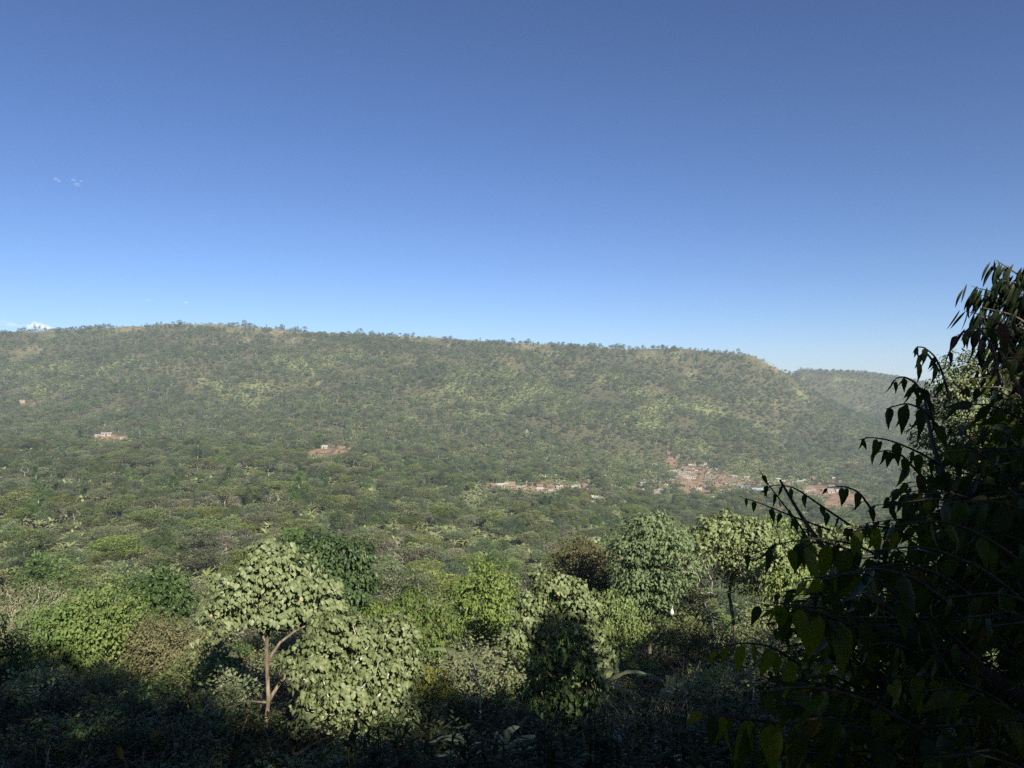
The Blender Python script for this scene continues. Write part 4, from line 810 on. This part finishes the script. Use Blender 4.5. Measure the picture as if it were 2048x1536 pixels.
# ------------------------------------------------------------------ village and scattered houses
roofm = [plain('rusty_roof', (.20, .115, .08), .8, .9, (.13, .08, .06)), plain('brown_roof', (.15, .10, .075), .8, .8, (.22, .15, .11)), plain('grey_roof', (.27, .26, .25), .7, .8, (.19, .18, .17)), plain('white_roof', (.40, .39, .37), .7, .7, (.26, .245, .23)),
         plain('blue_grey_roof', (.22, .25, .33), .5, .7, (.3, .32, .38)), plain('teal_roof', (.18, .36, .34), .7, .7, (.28, .42, .40)), plain('thatch_roof', (.25, .20, .13), .9, 2.0, (.18, .14, .09))]
wallm = [plain('mud_wall', (.24, .14, .09), .9, 1.1, (.30, .19, .13)), plain('pale_wall', (.40, .34, .27), .9, 1.0, (.30, .24, .18)), plain('dark_opening', (.03, .025, .02), .8)]
def house_mesh(wd, dp, hw, hr_, rm, wm, porch=False):
    a = Acc()
    def box(x0, x1, y0, y1, z0, z1, mt):
        vv_ = [(X_, Y_, Z_) for Z_ in (z0, z1) for Y_ in (y0, y1) for X_ in (x0, x1)]
        a.add(vv_, [(0, 1, 5), (0, 5, 4), (1, 3, 7), (1, 7, 5), (3, 2, 6), (3, 6, 7), (2, 0, 4), (2, 4, 6), (4, 5, 7), (4, 7, 6)], .5, mt)
    box(-wd / 2, wd / 2, -dp / 2, dp / 2, -1.2, hw, 1)
    box(-.45, .45, -dp / 2 - .03, -dp / 2 + .1, 0, 1.9, 2)
    for sx in (-1, 1): box(sx * wd * .32 - .4, sx * wd * .32 + .4, -dp / 2 - .03, -dp / 2 + .1, 1.0, 1.7, 2)
    o_, t_ = .45, .09; W2, D2 = wd / 2 + o_, dp / 2 + o_; zz = hw - o_ * hr_ / (dp / 2)
    v_ = [(-W2, -D2, zz), (W2, -D2, zz), (-W2, 0, hw + hr_), (W2, 0, hw + hr_), (-W2, D2, zz), (W2, D2, zz)]; v_ += [(p_[0], p_[1], p_[2] + t_) for p_ in v_]
    a.add(v_, [(6, 7, 9), (6, 9, 8), (8, 9, 11), (8, 11, 10), (0, 3, 1), (0, 2, 3), (2, 5, 3), (2, 4, 5), (0, 1, 7), (0, 7, 6), (4, 11, 5), (4, 10, 11), (0, 6, 8), (0, 8, 2), (2, 8, 10), (2, 10, 4), (1, 9, 7), (1, 3, 9), (3, 11, 9), (3, 5, 11)], .5, 0)
    a.add([(-wd / 2, -dp / 2, hw), (-wd / 2, dp / 2, hw), (-wd / 2, 0, hw + hr_ - .02), (wd / 2, -dp / 2, hw), (wd / 2, dp / 2, hw), (wd / 2, 0, hw + hr_ - .02)], [(0, 2, 1), (3, 4, 5)], .5, 1)
    return a.mesh('house', [roofm[rm], wallm[wm], wallm[2]])
HM = [house_mesh(6, 4.6, 2.3, 1.3, rm, wm) for rm, wm in ((0, 0), (1, 0), (2, 1), (3, 1), (4, 1), (5, 1), (6, 0))]
RN = ['rusty-roofed', 'brown-roofed', 'grey-roofed', 'white-roofed', 'blue-grey-roofed', 'teal-roofed', 'thatched']
rv_ = rg(88)
def house(u_, v_, kind, label, sc_=1.0, sx=1.0, rz=None, group=None, name='house'):
    g_ = ground_at(u_, v_, 120); o = bpy.data.objects.new(name, HM[kind]); COL.objects.link(o); o.location = g_; o.rotation_euler = (0, 0, rv_.uniform(-.5, .5) if rz is None else rz)
    o.scale = (sc_ * sx, sc_, sc_); tag(o, label, 'house', group); return o
def cluster(n_, u0, u1, v0, v1, tilt, kinds, label, group, mind=1.0, s0=.58, s1=.88, inside=None):
    got = []; tries = 0
    while len(got) < n_ and tries < 6000:
        tries += 1; a = rv_.uniform(0, 1); uu_ = u0 + (u1 - u0) * a; vv_ = rv_.uniform(v0, v1) + tilt * (a - .5)
        if inside and not inside(uu_, vv_): continue
        if any(abs(uu_ - p_[0]) < 7.0 * mind and abs(vv_ - p_[1]) < 3.0 * mind for p_ in got): continue
        got.append((uu_, vv_)); kd_ = int(rv_.choice(kinds)); house(uu_, vv_, kd_, label.format(RN[kd_]), rv_.uniform(s0, s1), rv_.uniform(.85, 1.7), group=group.format(RN[kd_]))
cluster(130, 1345, 1490, 938, 982, 22, [0, 0, 0, 0, 0, 1, 1, 1, 1, 1, 2, 6, 6, 2, 3, 1], 'tiny {} house packed into the red-earth village core', '{} houses of the village core', inside=lambda a, b: ((a - 1410) / 72) ** 2 + ((b - 962 - (a - 1410) * .11) / 24) ** 2 < 1 and not (1378 < a < 1414 and 958 < b < 974))
cluster(22, 1470, 1580, 958, 974, 10, [0, 1, 1, 2, 6, 3], 'tiny {} house in the row trailing away from the village core', '{} houses of the trailing row')
cluster(15, 1560, 1690, 956, 972, 6, [1, 2, 6, 3, 1], 'tiny {} house strung among bananas toward the near tree', '{} houses strung toward the near tree', 1.4)
cluster(9, 1610, 1690, 980, 990, 4, [1, 2, 3], 'tiny {} house by the bare red field near the dark leaves', '{} houses by the bare red field', 1.2)
cluster(20, 1275, 1345, 964, 992, 8, [2, 3, 3, 1], 'tiny {} house in the pale hamlet before the village', '{} houses of the pale hamlet', 1.3)
cluster(16, 1340, 1420, 918, 942, 24, [2, 3, 0, 6], 'tiny {} house among bananas above the village', '{} houses above the village', 2.0)
cluster(15, 955, 1155, 969, 982, 6, [2, 3, 1, 1, 0, 6], 'tiny {} house beside the long strip of orange soil', '{} houses by the orange soil strip', 1.6)
cluster(9, 1090, 1180, 972, 990, 6, [2, 3, 1], 'tiny {} house scattered between orange strip and hamlet', '{} houses between strip and hamlet', 1.6)
house(1420, 974, 3, 'bright white-roofed house at the lower edge of the village', .9, 1.3); house(1396, 981, 3, 'long white-roofed house just below the bare red square', .8, 1.4)
house(1490, 978, 4, 'large blue-grey shed with pale end at the village edge', 1.2, 1.4, .1); house(1514, 986, 4, 'large blue-grey roof downhill of the other blue-grey shed', 1.3, 1.3, .1)
house(1140, 999, 3, 'pale long-roofed shed, left one of three below the orange strip', .9, 1.4); house(1190, 998, 3, 'pale roof, uppermost of three sheds below the orange strip', .8, 1.2); house(1193, 1003, 3, 'pale roof, lowest of three sheds below the orange strip', .8, 1.2)
house(1052, 864, 3, 'lone pale-roofed house high among trees above the orange strip', .7, 1.1); house(214, 872, 2, 'long grey-white building in the clearing over the lower wooded slope', 1.0, 1.6, .1); house(196, 874, 3, 'low pale outbuilding beside the long grey-white building', .6, 1.5, .1)
house(245, 879, 3, 'small pale shed downhill of the long grey-white building', .6, 1.0); house(648, 897, 3, 'bright white-roofed building above the dark brown yard', .8, 1.3, .05); house(672, 896, 3, 'small white-roofed hut on the orange yard', .55, 1.2, .05)
house(690, 896, 2, 'tiny grey hut at the end of the orange yard', .5, 1.0); house(455, 889, 3, 'single white hut alone among trees between two clearings', .6, 1.0); house(503, 1037, 5, 'teal-roofed house among nearer trees with a rusty lean-to', .5, 1.1, -.3)
house(45, 805, 2, 'long pale house low on the far slope near the frame edge', .8, 1.6); house(990, 974, 3, 'white hut with orange ground at the start of the orange strip', .7, 1.1)
# dark brown yard in the clearing
g0 = [ground_at(a, b, 200) for a, b in ((624, 909), (648, 900), (672, 900), (664, 911))]; a = Acc(); up = np.array([0, 0, .45]); a.add([p_ + up for p_ in g0] + [p_ - up for p_ in g0], [(0, 1, 2), (0, 2, 3), (0, 4, 5), (0, 5, 1), (1, 5, 6), (1, 6, 2), (2, 6, 7), (2, 7, 3), (3, 7, 4), (3, 4, 0)])
tag(a.obj('yard', [plain('dark_yard', (.11, .07, .055), .9, .2, (.16, .10, .075))]), kind='structure')

# ------------------------------------------------------------------ birds, clouds, air
def bird(u_, v_, d_, s_, label, bank=.3):
    loc = at(u_, v_, d_); root = empty('bird', loc, .6); tag(root, label, 'bird', 'birds in the sky'); mt = plain('dark_feathers', (.03, .03, .035), .8)
    a = Acc(); tube(a, np.array([(-.32, 0, 0), (-.2, 0, .01), (0, 0, .02), (.15, 0, .03), (.24, 0, .03)]) * s_, np.array([.01, .05, .075, .05, .012]) * s_, 8); a.obj('body', [mt], root, True)
    for sg in (-1, 1):
        w_ = Acc(); w_.add(np.array([(.12, sg * .05, .03), (-.1, sg * .05, .03), (.14, sg * .4, .12), (-.06, sg * .42, .11), (-.04, sg * .85, .05)]) * s_, [(0, 2, 1), (1, 2, 3), (2, 4, 3)]); w_.obj('wing', [mt], root)
bird(1234, 246, 190, .55, 'dark bird high in the clear sky'); bird(528, 497, 200, .4, 'small dark bird low over the ridge')

def cloudmat(name, al):
    m_ = bpy.data.materials.new(name); m_.use_nodes = True; t_ = m_.node_tree; N_ = t_.nodes; df = N_.new('ShaderNodeBsdfDiffuse'); df.inputs[0].default_value = (.92, .93, .95, 1); tr = N_.new('ShaderNodeBsdfTransparent'); mx = N_.new('ShaderNodeMixShader')
    lw = N_.new('ShaderNodeLayerWeight'); lw.inputs[0].default_value = .35; mr = N_.new('ShaderNodeMapRange'); mr.inputs[3].default_value = al; mr.inputs[4].default_value = 0
    t_.links.new(lw.outputs['Facing'], mr.inputs[0]); t_.links.new(mr.outputs[0], mx.inputs[0]); t_.links.new(tr.outputs[0], mx.inputs[1]); t_.links.new(df.outputs[0], mx.inputs[2]); t_.links.new(mx.outputs[0], N_['Material Output'].inputs[0]); return m_
def cloud(name, label, puffs, d_, al, seed):
    import bmesh
    r_ = rg(seed); bm = bmesh.new()
    for u_, v_, w_, h_ in puffs:
        g = bmesh.ops.create_icosphere(bm, subdivisions=3, radius=1); c_ = at(u_, v_, d_); 
        for vt_ in g['verts']:
            co = np.array(vt_.co); co = co * (1 + .25 * (r_.random() - .5)); vt_.co = Vector(c_ + co * [w_ / F * d_, w_ / F * d_, h_ / F * d_])
    me = bpy.data.meshes.new(name); bm.to_mesh(me); bm.free(); me.materials.append(cloudmat('cloud_' + name, al))
    for p_ in me.polygons: p_.use_smooth = True
    tag_o = bpy.data.objects.new(name, me); COL.objects.link(tag_o); tag(tag_o, label, 'cloud', kind='stuff')
cloud('cloud', 'small white puffy cloud on the skyline', [(62, 653, 9, 7), (70, 651, 10, 8), (80, 652, 11, 8), (90, 655, 11, 7), (99, 657, 9, 5)], 9000, .15, 1)
cloud('thin_cloud', 'faint wisps of thin cloud low in the blue sky', [(10, 646, 26, 4), (28, 650, 18, 5), (298, 600, 8, 1.4), (372, 605, 4, 2.4)], 9000, .07, 2)
cloud('wispy_cloud', 'two faint shreds of cloud high in the sky', [(112, 358, 5, 3), (118, 362, 4, 2.5), (147, 360, 5, 2.6), (154, 369, 7, 3), (162, 362, 3, 2)], 9000, .055, 3)
zmin = float(ter.vertices and min(v_.co.z for v_ in ter.vertices)) - 1
def hazebox(x0, x1, y0, y1, z0, z1):
    a = Acc(); vv_ = [(X_, Y_, Z_) for Z_ in (z0, z1) for Y_ in (y0, y1) for X_ in (x0, x1)]
    a.add(vv_, [(0, 1, 5), (0, 5, 4), (1, 3, 7), (1, 7, 5), (3, 2, 6), (3, 6, 7), (2, 0, 4), (2, 4, 6), (4, 5, 7), (4, 7, 6), (0, 3, 1), (0, 2, 3)]); m_ = bpy.data.materials.new('haze'); m_.use_nodes = True; t_ = m_.node_tree
    t_.nodes.remove(t_.nodes['Principled BSDF']); pv = t_.nodes.new('ShaderNodeVolumePrincipled'); pv.inputs['Color'].default_value = (.68, .84, 1, 1); pv.inputs['Density'].default_value = HAZE; pv.inputs['Anisotropy'].default_value = 0.0
    t_.links.new(pv.outputs[0], t_.nodes['Material Output'].inputs['Volume']); o = a.obj('haze', [m_]); tag(o, 'thin bluish air haze over the valley', 'haze', kind='stuff'); return o
HAZE = 1.45e-4
if HAZE: hazebox(-5400, 5400, -5400, 5400, zmin, 160)
